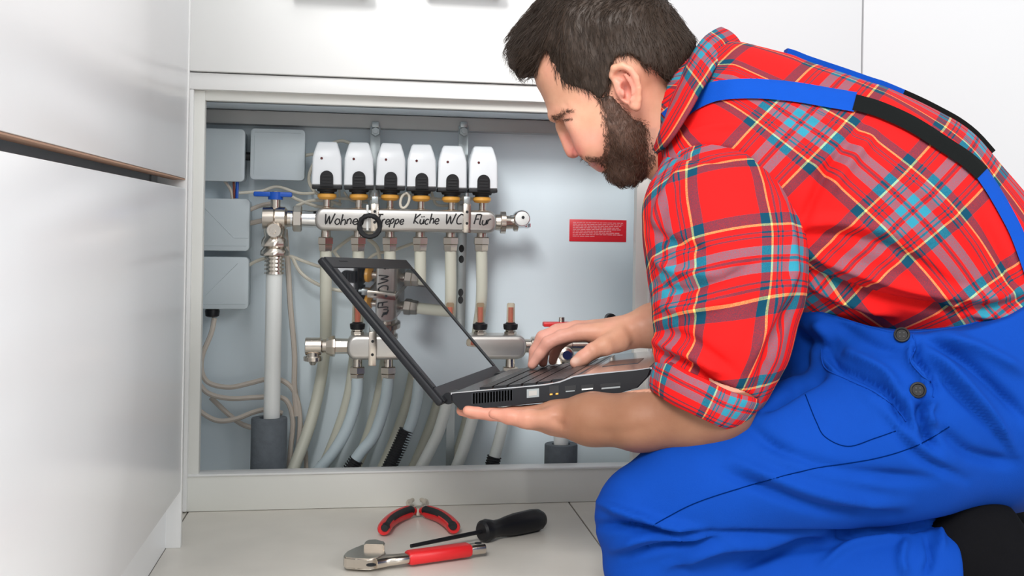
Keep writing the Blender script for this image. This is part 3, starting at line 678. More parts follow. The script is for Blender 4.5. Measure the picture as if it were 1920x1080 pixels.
for side in (-1, 1):
    b = BM(); tube(b, smooth_path([pv, pv + Vector((.010 * side, .012, .002)), pv + Vector((.013 * side, .030, .005)), pv + Vector((.006 * side, .047, .006))], 5), [.006] * 6 + [.005] * 6 + [.0035] * 3 + [.0025], 10)
    obj('jaw', b, MNI, pl)

wr = thing('adjustable_wrench', F(780, 1050, .008), 'adjustable wrench with a red grip lying in front', 'wrench')
a0 = F(880, 1030, .012); a1 = F(764, 1046, .012); dv = (a1 - a0).normalized()
def flatbar(bm, pts, wid, th, bev=0.0):
    rings = []
    n = len(pts)
    for i, p in enumerate(pts):
        d = (pts[min(i + 1, n - 1)] - pts[max(i - 1, 0)]).normalized(); s = Vector((0, 0, 1)).cross(d).normalized(); w_ = wid[i] / 2; t_ = th[i] / 2; up_ = Vector((0, 0, 1))
        r = []
        for k in range(16):
            a = 2 * math.pi * k / 16; ca, sa = math.cos(a), math.sin(a)
            r.append(p + s * math.copysign(abs(ca) ** .6, ca) * w_ + up_ * math.copysign(abs(sa) ** .6, sa) * t_)
        rings.append(r)
    add_rings(bm, rings)
sd = Vector((0, 0, 1)).cross(dv).normalized()
b = BM(); flatbar(b, [a0, a0 + dv * .003, a1 - dv * .003, a1], [.021, .024, .024, .021], [.015, .018, .018, .015]); obj('grip', b, MRED, wr)
b = BM(); flatbar(b, [a0 - dv * .022, a0 - dv * .020, a0 - dv * .004, a0 + dv * .004], [.016, .022, .020, .018], [.010, .014, .014, .011]); obj('handle_end', b, MNI, wr)
b = BM(); lathe(b, a0 - dv * .013 + Vector((0, 0, .0062)), (0, 0, 1), [(0, .005), (.0012, .005)], 14); obj('hang_hole', b, MRUB, wr)
hd = smooth_path([a1 - dv * .004, a1 + dv * .014, F(722, 1051, .011), F(700, 1054, .011)], 4)
b = BM(); flatbar(b, hd, list(np.linspace(.017, .030, len(hd))), list(np.linspace(.011, .014, len(hd)))); obj('neck', b, MNI, wr)
hc = F(692, 1054, .011)
b = BM(); outl = [(715, 1040), (700, 1037), (680, 1042), (662, 1048), (648, 1055), (643, 1062), (646, 1067), (668, 1068), (692, 1070), (712, 1066), (724, 1058)]
prism(b, fpath(outl, .004), (0, 0, .015)); bmesh.ops.bevel(b, geom=b.edges[:], offset=.002, segments=2, affect='EDGES'); obj('fixed_jaw', b, MNI, wr)
b = BM(); prism(b, fpath([(690, 1031), (684, 1034), (682, 1040), (720, 1041), (722, 1035), (705, 1030)], .012), (0, 0, .014)); bmesh.ops.bevel(b, geom=b.edges[:], offset=.0015, segments=2, affect='EDGES'); obj('movable_jaw', b, MNI, wr)
b = BM(); cwp = F(696, 1060, .0195); lathe(b, cwp, (0, 0, 1), [(0, .0062), (.0012, .0062), (.0013, .0045), (.0008, .0045)], 18); obj('pivot_ring', b, MRUB, wr)

sdv = thing('screwdriver', F(950, 985, .016), 'black-handled screwdriver lying behind the red wrench', 'screwdriver')
h0 = F(902, 997, .016); h1 = F(1020, 972, .016); dh = (h1 - h0); L = dh.length; dh.normalize()
b = BM(); pf = [(0, .006), (.0, .012), (.003, .0155), (.010, .0165), (.016, .0150), (.024, .0125), (.034, .0125), (.046, .0145), (.062, .0165), (L - .025, .0172), (L - .012, .0160), (L - .004, .0115), (L, .005)]
u_, v_ = frame_of(dh); rings = []
for t, r in pf:
    fl_ = 1 if .014 < t < L - .008 else 0
    rings.append([h0 + dh * t + (u_ * math.cos(2 * math.pi * k / 24) + v_ * math.sin(2 * math.pi * k / 24)) * (r * (1 - .07 * fl_ * (k % 4 == 0))) for k in range(24)])
add_rings(b, rings); obj('handle', b, MBLK, sdv)
b = BM(); ep = F(690, 1043, .010); tip = h0 + (F(770, 1024, .012) - h0)
tube(b, [h0 + dh * .004, h0.lerp(tip, .5), tip], [.003, .003, .0026], 10); obj('shaft', b, MBLK, sdv)

# ================================================================ the man
# Working frame: a = sideways, d = along the level viewing direction, c = up; mapped back to world at the end.
RT0 = np.array(rt0); FW0 = np.array(fw); UPZ = np.array((0, 0, 1.0))
def PD(px, py, d):
    q = C0 + ray(px, py) * d      # ray has unit forward component
    return np.array((np.dot(np.array(q), RT0), d, q.z), dtype=np.float64)
def RD(r, d): return r * d / FOC
def to_world(V): return V[:, :1] * RT0 + V[:, 1:2] * FW0 + V[:, 2:3] * UPZ
def w1(v): return Vector(v[0] * RT0 + v[1] * FW0 + v[2] * UPZ)

def smin(a, b, k):
    h = np.clip(0.5 + 0.5 * (b - a) / k, 0, 1); return b + (a - b) * h - k * h * (1 - h)
def smax(a, b, k): return -smin(-a, -b, k)
class Grid:
    def __init__(s, lo, hi, h):
        s.h = h; s.lo = np.array(lo, dtype=np.float32); s.n = [int((b - a) / h) + 2 for a, b in zip(lo, hi)]
        s.ax = [(s.lo[i] + h * np.arange(s.n[i])).astype(np.float32) for i in range(3)]
        s.D = np.full(s.n, 0.3, dtype=np.float32)
    def sub(s, lo, hi):
        sl = []
        for i in range(3):
            i0 = int(np.clip((lo[i] - s.lo[i]) / s.h, 0, s.n[i])); i1 = int(np.clip((hi[i] - s.lo[i]) / s.h + 2, 0, s.n[i])); sl.append(slice(i0, i1))
        return tuple(sl)
    def xyz(s, sl): return (s.ax[0][sl[0]][:, None, None], s.ax[1][sl[1]][None, :, None], s.ax[2][sl[2]][None, None, :])
    def put(s, sl, f, k, op='add'):
        if s.D[sl].size == 0: return
        if op == 'add': s.D[sl] = smin(s.D[sl], f, k)
        else: s.D[sl] = smax(s.D[sl], -f, k)
    def cone(s, A, ra, B, rb, k=0.01, ky=1.0, op='add', cut=None):
        A = np.array(A, dtype=np.float32); B = np.array(B, dtype=np.float32); m = max(ra, rb) / min(1, ky) + max(k, .006) + 2.5 * s.h
        sl = s.sub(np.minimum(A, B) - m, np.maximum(A, B) + m); x, y, z = s.xyz(sl)
        d = B - A; d[1] *= ky; L2 = float(d @ d) + 1e-12; px, py, pz = x - A[0], (y - A[1]) * ky, z - A[2]
        t = np.clip((px * d[0] + py * d[1] + pz * d[2]) / L2, 0, 1)
        f = np.sqrt((px - t * d[0]) ** 2 + (py - t * d[1]) ** 2 + (pz - t * d[2]) ** 2) - (ra + (rb - ra) * t)
        s.put(sl, f, k, op)
    def ell(s, C, r, k=0.01, op='add', rot=0.0):
        C = np.array(C, dtype=np.float32); m = max(r) + max(k, .006) + 2.5 * s.h; sl = s.sub(C - m, C + m); x, y, z = s.xyz(sl)
        x, y, z = x - C[0], y - C[1], z - C[2]; ca, sa = math.cos(rot), math.sin(rot); x, z = x * ca + z * sa, -x * sa + z * ca
        q = np.sqrt((x / r[0]) ** 2 + (y / r[1]) ** 2 + (z / r[2]) ** 2); f = (q - 1) * min(r)
        s.put(sl, f, k, op)
    def chain(s, pts, k=0.01, ky=1.0, op='add'):
        """pts: (px, py, depth, r_px)"""
        for p, q in zip(pts[:-1], pts[1:]): s.cone(PD(*p[:3]), RD(p[3], p[2]), PD(*q[:3]), RD(q[3], q[2]), k, ky, op)
    def mesh(s, smooth=1):
        D = s.D; ins = D < 0; n = D.shape
        cnt = np.zeros([m - 1 for m in n], dtype=np.int8)
        for i in (0, 1):
            for j in (0, 1):
                for k in (0, 1): cnt += ins[i:n[0] - 1 + i, j:n[1] - 1 + j, k:n[2] - 1 + k]
        act = (cnt > 0) & (cnt < 8); I, J, K = np.nonzero(act); N = len(I)
        ids = np.full(act.shape, -1, dtype=np.int32); ids[I, J, K] = np.arange(N)
        acc = np.zeros((N, 3)); w = np.zeros(N)
        for ax in range(3):
            o = [a for a in range(3) if a != ax]
            for u in (0, 1):
                for v in (0, 1):
                    p = [I.copy(), J.copy(), K.copy()]; p[o[0]] = p[o[0]] + u; p[o[1]] = p[o[1]] + v; q = [a.copy() for a in p]; q[ax] = q[ax] + 1
                    d0 = D[p[0], p[1], p[2]]; d1 = D[q[0], q[1], q[2]]; cr = (d0 < 0) != (d1 < 0); t = np.where(cr, d0 / np.where(cr, d0 - d1, 1), 0)
                    c = np.stack(p, 1).astype(np.float64); c[:, ax] += t; acc[cr] += c[cr]; w += cr
        V = acc / w[:, None] * s.h + s.lo
        faces = []
        for ax in range(3):
            sl0 = [slice(None)] * 3; sl1 = [slice(None)] * 3; sl0[ax] = slice(0, -1); sl1[ax] = slice(1, None)
            e = ins[tuple(sl0)] != ins[tuple(sl1)]; o = [a for a in range(3) if a != ax]
            for a in o: 
                m = [slice(None)] * 3; m[a] = slice(0, 1); e[tuple(m)] = False; m[a] = slice(-1, None); e[tuple(m)] = False
            G = np.nonzero(e); first = ins[tuple(sl0)][G]
            qs = []
            for du, dv in ((0, 0), (-1, 0), (-1, -1), (0, -1)):
                p = [g.copy() for g in G]; p[o[0]] = p[o[0]] + du; p[o[1]] = p[o[1]] + dv; qs.append(ids[p[0], p[1], p[2]])
            Q = np.stack(qs, 1); flip = first if ax != 1 else ~first
            Q[~flip] = Q[~flip][:, ::-1]; faces.append(Q)
        Fc = np.concatenate(faces); Fc = Fc[(Fc >= 0).all(1)]
        for _ in range(smooth):
            S = np.zeros_like(V); c = np.zeros(len(V))
            for a, b in ((0, 1), (1, 2), (2, 3), (3, 0)):
                for x, y in ((a, b), (b, a)):
                    for kx in range(3): S[:, kx] += np.bincount(Fc[:, x], weights=V[Fc[:, y], kx], minlength=len(V))
                    c += np.bincount(Fc[:, x], minlength=len(V))
            V = V * .5 + S / np.maximum(c, 1)[:, None] * .5
        return V, Fc
def normals(V, Fc):
    n = np.cross(V[Fc[:, 2]] - V[Fc[:, 0]], V[Fc[:, 3]] - V[Fc[:, 1]]); N = np.zeros_like(V)
    for j in range(4):
        for k in range(3): N[:, k] += np.bincount(Fc[:, j], weights=n[:, k], minlength=len(V))
    return N / np.maximum(np.linalg.norm(N, axis=1), 1e-12)[:, None]
def orient(V, Fc):
    vol = np.einsum('ij,ij->i', V[Fc[:, 0]], np.cross(V[Fc[:, 1]], V[Fc[:, 2]])).sum(); return Fc if vol > 0 else Fc[:, ::-1]
def np_obj(name, V, Fc, m, parent, attrs=None, uv=None, mats=None):
    """V in working frame"""
    me = bpy.data.meshes.new(name); Wd = to_world(V)
    me.vertices.add(len(Wd)); me.vertices.foreach_set('co', Wd.astype(np.float32).ravel())
    k = Fc.shape[1]; me.loops.add(Fc.size); me.loops.foreach_set('vertex_index', Fc.astype(np.int32).ravel())
    me.polygons.add(len(Fc)); me.polygons.foreach_set('loop_start', np.arange(0, Fc.size, k, dtype=np.int32))
    me.update(calc_edges=True); me.materials.append(m); me.shade_smooth()
    if uv is not None:
        l = me.uv_layers.new(name='cloth'); l.data.foreach_set('uv', uv.astype(np.float32).ravel())
    if attrs:
        for an, av in attrs.items():
            at = me.color_attributes.new(an, 'FLOAT_COLOR', 'POINT'); c = np.ones((len(V), 4), dtype=np.float32)
            if av.ndim == 1: c[:, 0] = c[:, 1] = c[:, 2] = av
            else: c[:, :3] = av
            at.data.foreach_set('color', c.ravel())
    o = bpy.data.objects.new(name, me); return link(o, parent)

def hash3(i, j, k):
    h = (i * 374761393 + j * 668265263 + k * 2147483647 + 1274126177).astype(np.int64) & 0xffffffff
    h = ((h ^ (h >> 13)) * 1274126177) & 0xffffffff; return ((h ^ (h >> 16)) & 0xffff) / 65535.0
def noise(Pn, sc, seed=0):
    q = Pn * sc + seed * 17.31; i = np.floor(q).astype(np.int64); f = q - i; f = f * f * (3 - 2 * f); r = 0
    for a in (0, 1):
        for b_ in (0, 1):
            for c in (0, 1):
                wgt = (f[:, 0] if a else 1 - f[:, 0]) * (f[:, 1] if b_ else 1 - f[:, 1]) * (f[:, 2] if c else 1 - f[:, 2])
                r = r + wgt * hash3(i[:, 0] + a, i[:, 1] + b_, i[:, 2] + c)
    return r * 2 - 1
def seg_dist(X, Y, pl):
    """distance (px) to a polyline, parameter along it 0..1"""
    best = np.full(len(X), 1e9); tt = np.zeros(len(X)); pl = np.array(pl, float); L = np.r_[0, np.cumsum(np.hypot(*np.diff(pl, axis=0).T))]
    for i in range(len(pl) - 1):
        a, b = pl[i], pl[i + 1]; d = b - a; l2 = d @ d; t = np.clip(((X - a[0]) * d[0] + (Y - a[1]) * d[1]) / l2, 0, 1)
        ds = np.hypot(X - a[0] - t * d[0], Y - a[1] - t * d[1]); m = ds < best; best[m] = ds[m]; tt[m] = (L[i] + t[m] * math.sqrt(l2)) / L[-1]
    return best, tt
def cr2(pl, n=5):
    q = smooth_path([Vector((x, y, 0)) for x, y in pl], n) if len(pl) > 2 else [Vector((x, y, 0)) for x, y in pl]
    return [(v.x, v.y) for v in q]
def folds(V, Fc, fl):
    """fl: (polyline px, width px, height m): cloth folds raised (+) or sunk (-) along the surface facing the room"""
    N = normals(V, Fc); Wd = to_world(V); X, Y = proj(Wd); face = np.clip(-N[:, 1] * 2.2 + .35, 0, 1); off = np.zeros(len(V))
    for pl, wd, h in fl:
        pl = cr2(pl); ds, t = seg_dist(X, Y, pl); sel = ds < wd * 3; e = np.clip(np.minimum(t, 1 - t) * 5, 0, 1)
        g = np.exp(-(ds / wd) ** 2) * (.25 + .75 * e); off += np.where(sel, g * h, 0)
    return V + N * (off * face)[:, None]
def poly_sd(px, py, poly):
    """signed distance to polygon in px arrays: positive inside"""
    n = len(poly); best = np.full(px.shape, 1e18); ins = np.zeros(px.shape, bool)
    for i in range(n):
        ax, ay = poly[i]; bx, by = poly[(i + 1) % n]; dx, dy = bx - ax, by - ay; l2 = dx * dx + dy * dy + 1e-12
        t = np.clip(((px - ax) * dx + (py - ay) * dy) / l2, 0, 1); best = np.minimum(best, (px - ax - t * dx) ** 2 + (py - ay - t * dy) ** 2)
        c = ((ay > py) != (by > py)) & (px < (bx - ax) * (py - ay) / ((by - ay) if by != ay else 1e-12) + ax); ins ^= c
    return np.where(ins, 1, -1) * np.sqrt(best)
def Z1(pts): return [(900 + x / 2.7, y / 2.7) for x, y in pts]   # read off an enlargement of the head

man = thing('person', w1(PD(1500, 1140, 1.52)), 'bearded man kneeling in red plaid shirt and blue overalls, typing on a laptop', 'person')

# ---- materials
def skin_material():
    m = bpy.data.materials.new('skin'); m.use_nodes = True; nt = m.node_tree; b = nt.nodes['Principled BSDF']
    at = nt.nodes.new('ShaderNodeAttribute'); at.attribute_name = 'tint'
    tc = nt.nodes.new('ShaderNodeTexCoord'); n = nt.nodes.new('ShaderNodeTexNoise'); n.inputs['Scale'].default_value = 45; n.inputs['Detail'].default_value = 5
    nt.links.new(tc.outputs['Object'], n.inputs['Vector'])
    mx = nt.nodes.new('ShaderNodeMix'); mx.data_type = 'RGBA'; mx.blend_type = 'MULTIPLY'; mx.inputs['Factor'].default_value = 1
    rp = nt.nodes.new('ShaderNodeValToRGB'); rp.color_ramp.elements[0].color = (.90, .84, .82, 1); rp.color_ramp.elements[1].color = (1, 1, 1, 1); rp.color_ramp.elements[0].position = .3; rp.color_ramp.elements[1].position = .7
    nt.links.new(n.outputs['Fac'], rp.inputs['Fac']); nt.links.new(at.outputs['Color'], mx.inputs['A']); nt.links.new(rp.outputs['Color'], mx.inputs['B'])
    nt.links.new(mx.outputs['Result'], b.inputs['Base Color']); b.inputs['Roughness'].default_value = .48
    b.inputs['Specular IOR Level'].default_value = .35; b.inputs['Subsurface Weight'].default_value = .06; b.inputs['Subsurface Radius'].default_value = (.01, .004, .002); b.inputs['Subsurface Scale'].default_value = .6
    n2 = nt.nodes.new('ShaderNodeTexNoise'); n2.inputs['Scale'].default_value = 420; nt.links.new(tc.outputs['Object'], n2.inputs['Vector'])
    bp = nt.nodes.new('ShaderNodeBump'); bp.inputs['Strength'].default_value = .12; bp.inputs['Distance'].default_value = .001
    nt.links.new(n2.outputs['Fac'], bp.inputs['Height']); nt.links.new(bp.outputs['Normal'], b.inputs['Normal']); return m
MSKIN = skin_material()
PER = 0.160
def plaid_material(name='red_plaid_flannel', gain=1.0):
    m = bpy.data.materials.new(name); m.use_nodes = True; nt = m.node_tree; b = nt.nodes['Principled BSDF']
    uv = nt.nodes.new('ShaderNodeUVMap'); uv.uv_map = 'cloth'; sp = nt.nodes.new('ShaderNodeSeparateXYZ'); nt.links.new(uv.outputs['UV'], sp.inputs[0])
    enc = lambda c: tuple(v ** .4545 for v in c)
    Rr, Nn, Yy, Ll = enc((.76, .012, .012)), enc((.004, .055, .10)), enc((.85, .66, .20)), enc((.03, .25, .35))
    seq = [(94, Rr), (18, Nn), (3.6, Yy), (8, Rr), (3, Nn), (5, Rr), (3, Nn), (13, Rr), (16, Ll), (4, Rr), (4, Nn), (4, Rr), (16, Ll), (13, Rr), (3, Nn), (5, Rr), (3, Nn), (8, Rr), (3.6, Yy), (18, Nn)]
    tot = sum(x for x, _ in seq)
    cols = []
    for ch in 'XY':
        mu = nt.nodes.new('ShaderNodeMath'); mu.operation = 'MULTIPLY'; mu.inputs[1].default_value = 1 / PER; nt.links.new(sp.outputs[ch], mu.inputs[0])
        fr = nt.nodes.new('ShaderNodeMath'); fr.operation = 'FRACT'; nt.links.new(mu.outputs[0], fr.inputs[0])
        cr = nt.nodes.new('ShaderNodeValToRGB'); cr.color_ramp.interpolation = 'CONSTANT'; el = cr.color_ramp.elements; acc = 0
        for i, (wd, c) in enumerate(seq):
            if i < 2: e = el[i]; e.position = acc / tot
            else: e = el.new(acc / tot)
            e.color = (*c, 1); acc += wd
        nt.links.new(fr.outputs[0], cr.inputs['Fac']); cols.append(cr)
    wv = nt.nodes.new('ShaderNodeTexNoise'); wv.inputs['Scale'].default_value = 900
    tc = nt.nodes.new('ShaderNodeTexCoord'); nt.links.new(tc.outputs['Object'], wv.inputs['Vector'])
    mr = nt.nodes.new('ShaderNodeMapRange'); mr.inputs[1].default_value = .3; mr.inputs[2].default_value = .7; mr.inputs[3].default_value = .38; mr.inputs[4].default_value = .62; nt.links.new(wv.outputs['Fac'], mr.inputs[0])
    mx = nt.nodes.new('ShaderNodeMix'); mx.data_type = 'RGBA'; nt.links.new(mr.outputs[0], mx.inputs['Factor']); nt.links.new(cols[0].outputs['Color'], mx.inputs['A']); nt.links.new(cols[1].outputs['Color'], mx.inputs['B'])
    gm = nt.nodes.new('ShaderNodeGamma'); gm.inputs[1].default_value = 2.2; nt.links.new(mx.outputs['Result'], gm.inputs[0]); nt.links.new(gm.outputs[0], b.inputs['Base Color']); b.inputs['Roughness'].default_value = .9; b.inputs['Specular IOR Level'].default_value = .12
    bp = nt.nodes.new('ShaderNodeBump'); bp.inputs['Strength'].default_value = .15; bp.inputs['Distance'].default_value = .001; nt.links.new(wv.outputs['Fac'], bp.inputs['Height']); nt.links.new(bp.outputs['Normal'], b.inputs['Normal'])
    return m
MPLAID = plaid_material()
MOVER = mat('royal_blue_cotton', (0.0006, 0.046, 0.31, 1), .85, var=.06, scale=40, bump=.12, bscale=700, **{'Specular IOR Level': .15})
MSTRAP = mat('royal_blue_strap', (0.0008, 0.062, 0.40, 1), .8, var=.05, scale=60, bump=.15, bscale=800, **{'Specular IOR Level': .15})
MELAS = mat('black_elastic', (0.007, 0.008, 0.008, 1), .9, var=.1, bump=.2, bscale=900, **{'Specular IOR Level': .08})
MTHREAD = mat('dark_seam_thread', (0.0005, 0.012, 0.09, 1), .95, **{'Specular IOR Level': 0.0})
MBOOT = mat('black_suede_boot', (0.004, 0.004, 0.005, 1), .9, var=.2, bump=.2, **{'Specular IOR Level': .08})
MHAIR = mat('dark_brown_hair', (0.040, 0.025, 0.017, 1), .5, var=.45, scale=160, **{'Specular IOR Level': .3})
MBEARD = mat('brown_beard', (0.10, 0.05, 0.032, 1), .5, var=.4, scale=160)
MBROW = mat('brow_hair', (0.13, 0.07, 0.045, 1), .5, var=.3)

# ---- body: head, neck, torso core, both arms and hands in ONE surface
DH = 1.54
FACE = Z1([(288, 440), (272, 385), (278, 320), (310, 235), (370, 150), (450, 75), (560, 10), (700, -25), (820, 0), (920, 70), (985, 160), (1015, 260), (1010, 350), (985, 430),
           (960, 520), (930, 640), (880, 740), (840, 830), (790, 885), (735, 905), (690, 893), (655, 872), (628, 858), (590, 846), (556, 828), (533, 798), (505, 768), (468, 722), (440, 680), (412, 640),
           (385, 618), (356, 597), (342, 560), (325, 510), (306, 470)])
HB_ = Grid((PD(930, 0, DH)[0] - .02, 1.26, .0), (PD(1640, 0, 1.7)[0] + .02, 1.86, 1.02), .0022) if False else None
lo = (PD(855, 0, 1.44)[0] - .01, 1.255, PD(1300, 860, 1.36)[2] - .005); hi = (PD(1640, 0, 1.60)[0], 1.80, PD(1100, -60, DH)[2] + .012)
G = Grid(lo, hi, .0023)
def px_grid(sl, d):
    """pixel coordinates of the a-c grid points on the plane of depth d"""
    a = G.ax[0][sl[0]][:, None].astype(float); c = G.ax[2][sl[2]][None, :].astype(float); a, c = np.broadcast_arrays(a, c)
    V = np.stack([a.ravel(), np.full(a.size, d), c.ravel()], 1); X, Y = proj(to_world(V)); return X.reshape(a.shape), Y.reshape(a.shape)
def box_blur(A, r):
    for ax in (0, 1):
        B = np.cumsum(np.pad(A, [(r + 1, r) if i == ax else (0, 0) for i in (0, 1)], mode='edge'), axis=ax)
        A = (np.take(B, range(2 * r + 1, B.shape[ax]), ax) - np.take(B, range(0, B.shape[ax] - 2 * r - 1), ax)) / (2 * r + 1)
    return A
WPTS = [((500, 300), 70), ((700, 150), 78), ((760, 330), 77), ((540, 560), 68), ((640, 640), 66), ((760, 720), 66), ((690, 880), 44), ((600, 800), 52), ((380, 560), 60), ((330, 440), 64), ((980, 250), 74), ((930, 560), 62), ((330, 250), 62), ((600, 40), 70), ((480, 680), 60), ((500, 760), 54)]
def wmap(X, Y, add=0.0):
    n = 0; dn = 0
    for (x, y), w_ in WPTS:
        (qx, qy), = Z1([(x, y)]); g = 1 / (((X - qx) ** 2 + (Y - qy) ** 2) / 400 + 1) ** 2; n = n + g * w_; dn = dn + g
    return n / dn / 1000 + add
def inflate(grid, poly, d0, R, add=0.0, k=.012, p=2.3, extra=None, op='add', wscale=1.0):
    xs_ = [q[0] for q in poly]; ys_ = [q[1] for q in poly]; A = PD(min(xs_), max(ys_), d0); B = PD(max(xs_), min(ys_), d0)
    sl = grid.sub((A[0] - .02, d0 - .11, A[2] - .02), (B[0] + .02, d0 + .11, B[2] + .02))
    a = grid.ax[0][sl[0]][:, None].astype(float); c = grid.ax[2][sl[2]][None, :].astype(float); a, c = np.broadcast_arrays(a, c)
    X, Y = proj(to_world(np.stack([a.ravel(), np.full(a.size, d0), c.ravel()], 1))); X = X.reshape(a.shape); Y = Y.reshape(a.shape)
    t = poly_sd(X, Y, poly) * d0 / FOC; tb = box_blur(t, 4); t = np.where(t > .012, tb, t)
    rho = np.maximum(1 - t / R, 0) ; W_ = wmap(X, Y, add) * wscale
    y = np.abs(grid.ax[1][sl[1]] - d0)[None, :, None]
    s_ = (rho[:, None, :] ** p + (y / W_[:, None, :]) ** p) ** (1 / p) - 1
    f = (s_ * .055).astype(np.float32)
    if extra is not None: f = np.maximum(f, extra(X, Y, a, c)[:, None, :].astype(np.float32)).astype(np.float32)
    grid.put(sl, f, k, op); return sl
inflate(G, FACE, DH, .074)
z = lambda x, y: (900 + x / 2.7, y / 2.7)
def zc_(x, y, dy=0.0): px, py = z(x, y); return PD(px, py, DH + dy)
# brow ridge, eye sockets, eyeballs with lids
for s in (-1, 1):
    G.ell(zc_(448, 660, s * .024), (.015, .013, .015), .012, 'cut')
    G.ell(zc_(425, 600, s * .019), (.010, .012, .008), .008, 'cut')
    G.cone(zc_(372, 590, s * .014), .0055, zc_(470, 555, s * .047), .006, .010)
    G.ell(zc_(482, 612, s * .034), (.0125, .0135, .0115), .004)
    G.ell(zc_(540, 650, s * .046), (.018, .012, .016), .02)           # cheekbone
    G.ell(zc_(560, 740, s * .036), (.016, .014, .018), .02)
# nose
G.cone(zc_(402, 640), .0058, zc_(450, 742), .0078, .004)
G.ell(zc_(470, 768), (.0098, .0090, .0090), .004)
for s in (-1, 1):
    G.ell(zc_(503, 772, s * .0115), (.0088, .0058, .0078), .003)
    G.ell(zc_(536, 745, s * .020), (.006, .007, .010), .006, 'cut', rot=-.4)
    G.ell(zc_(500, 800, s * .0085), (.0062, .0042, .0036), .0015, 'cut', rot=.5)
    G.ell(zc_(508, 797, s * .0135), (.0060, .0060, .0038), .0012, 'cut', rot=.45)
# lips
G.ell(zc_(577, 832), (.0075, .021, .0042), .004, rot=-.5)
G.ell(zc_(608, 852), (.0080, .018, .0048), .004, rot=-.5)
for s in (-1, 1): G.cone(zc_(588, 846, 0), .0014, zc_(625, 832, s * .020), .0014, .002, op='cut')
# ear (near and far)
EC = (742, 440)
def earp(x, y): return x, y
for s in (-1, 1):
    def e(zx, zy, out): px, py = z(zx, zy); return PD(px, py, DH + s * out)
    b0 = .070
    G.cone(e(742, 420, b0 - .002), .0115, e(770, 500, b0 - .004), .010, .006)
    G.ell(e(742, 430, b0 + .006), (.0165, .006, .026), .004, rot=.28)
    hel = [(690, 425, b0 + .003, .0032), (668, 385, b0 + .008, .0042), (678, 345, b0 + .013, .0046), (720, 333, b0 + .017, .0046), (762, 352, b0 + .019, .0046), (790, 395, b0 + .019, .0045), (803, 450, b0 + .017, .0044), (803, 505, b0 + .013, .0045), (792, 540, b0 + .010, .0060), (778, 535, b0 + .009, .0060)]
    for p_, q_ in zip(hel[:-1], hel[1:]): G.cone(e(*p_[:3]), p_[3], e(*q_[:3]), q_[3], .0016)
    ant = [(735, 385, b0 + .013), (762, 410, b0 + .015), (772, 460, b0 + .015), (765, 505, b0 + .013)]
    for p_, q_ in zip(ant[:-1], ant[1:]): G.cone(e(*p_), .0036, e(*q_), .0036, .0025)
    G.ell(e(742, 460, b0 + .010), (.0075, .0085, .0125), .003, 'cut', rot=.25)
    G.ell(e(708, 392, b0 + .012), (.0085, .005, .0045), .002, 'cut', rot=-.35)
    G.ell(e(722, 470, b0 + .010), (.0036, .005, .0055), .002, rot=.2)
# neck and torso core
G.chain([(1215, 190, DH, 62), (1262, 235, 1.54, 64), (1330, 290, 1.54, 92)], .02)
G.cone(PD(1205, 250, DH + .0), .040, PD(1265, 290, DH), .045, .02)      # throat
G.chain([(1380, 330, 1.54, 105), (1520, 420, 1.54, 125)], .03, ky=.72)
# near arm (his left), hidden by the sleeve down to the cuff, then the bare forearm
G.chain([(1370, 350, 1.42, 66), (1352, 560, 1.36, 62), (1350, 720, 1.35, 58), (1345, 768, 1.355, 54)], .03)
G.chain([(1352, 768, 1.355, 54), (1290, 780, 1.36, 53), (1200, 790, 1.375, 46.5), (1110, 786, 1.40, 40), (1045, 783, 1.425, 30)], .03)
G.chain([(1045, 784, 1.425, 28), (985, 782, 1.45, 22)], .015, ky=.8)
for i, dd in enumerate((0, .021, .042, .061)):
    r0 = (15, 15, 14, 12)[i]; z0_ = 781 - 4 * i
    G.chain([(1040, 784, 1.432 + dd * .45, 19), (962, 779, 1.443 + dd, r0), (922, 776, 1.443 + dd, r0 - 2)], .008)
    ln = (0, 12, 8, -10)[i]
    G.chain([(922, 776, 1.443 + dd, r0 - 2), (898 - ln, 773.5, 1.443 + dd, r0 - 3.5), (877 - ln, 770, 1.442 + dd, r0 - 5)], .003)
G.chain([(1035, 786, 1.405, 20), (990, 786, 1.395, 16), (955, 781, 1.398, 12.5), (925, 776, 1.402, 9.5)], .009)
# far arm (his right) and the typing hand
G.chain([(1470, 400, 1.66, 60), (1430, 560, 1.71, 56), (1400, 590, 1.72, 52)], .03)
G.chain([(1400, 590, 1.72, 50), (1290, 598, 1.72, 46), (1225, 610, 1.72, 37), (1172, 624, 1.72, 29)], .02, ky=.95)
HD = 1.70
G.chain([(1178, 622, HD + .01, 29), (1148, 630, HD + .012, 29), (1118, 627, HD + .015, 22)], .012, ky=.85)
met = [((1160, 622, HD, 18), (1086, 624, HD, 16.5)), ((1160, 616, HD + .02, 18), (1080, 617, HD + .02, 16)), ((1160, 618, HD + .04, 17), (1084, 618, HD + .04, 15.5)), ((1162, 622, HD + .056, 16), (1092, 624, HD + .058, 14))]
for p_, q_ in met: G.chain([p_, q_], .009)
fing = [[(1086, 624, HD, 15.5), (1052, 632, HD - .002, 13.5), (1028, 643, HD - .003, 13), (1012, 664, HD - .003, 10.8), (998, 684, HD - .002, 9.2)],
        [(1080, 617, HD + .02, 15.5), (1045, 621, HD + .019, 13.5), (1018, 633, HD + .018, 13), (1003, 658, HD + .018, 10.6), (999, 679, HD + .018, 9)],
        [(1084, 618, HD + .04, 15), (1052, 622, HD + .039, 12.8), (1030, 636, HD + .038, 12.2), (1019, 660, HD + .036, 10), (1018, 680, HD + .035, 8.8)],
        [(1092, 624, HD + .058, 13.5), (1066, 632, HD + .058, 11.5), (1048, 646, HD + .057, 10.5), (1040, 662, HD + .055, 9), (1036, 677, HD + .054, 8)]]
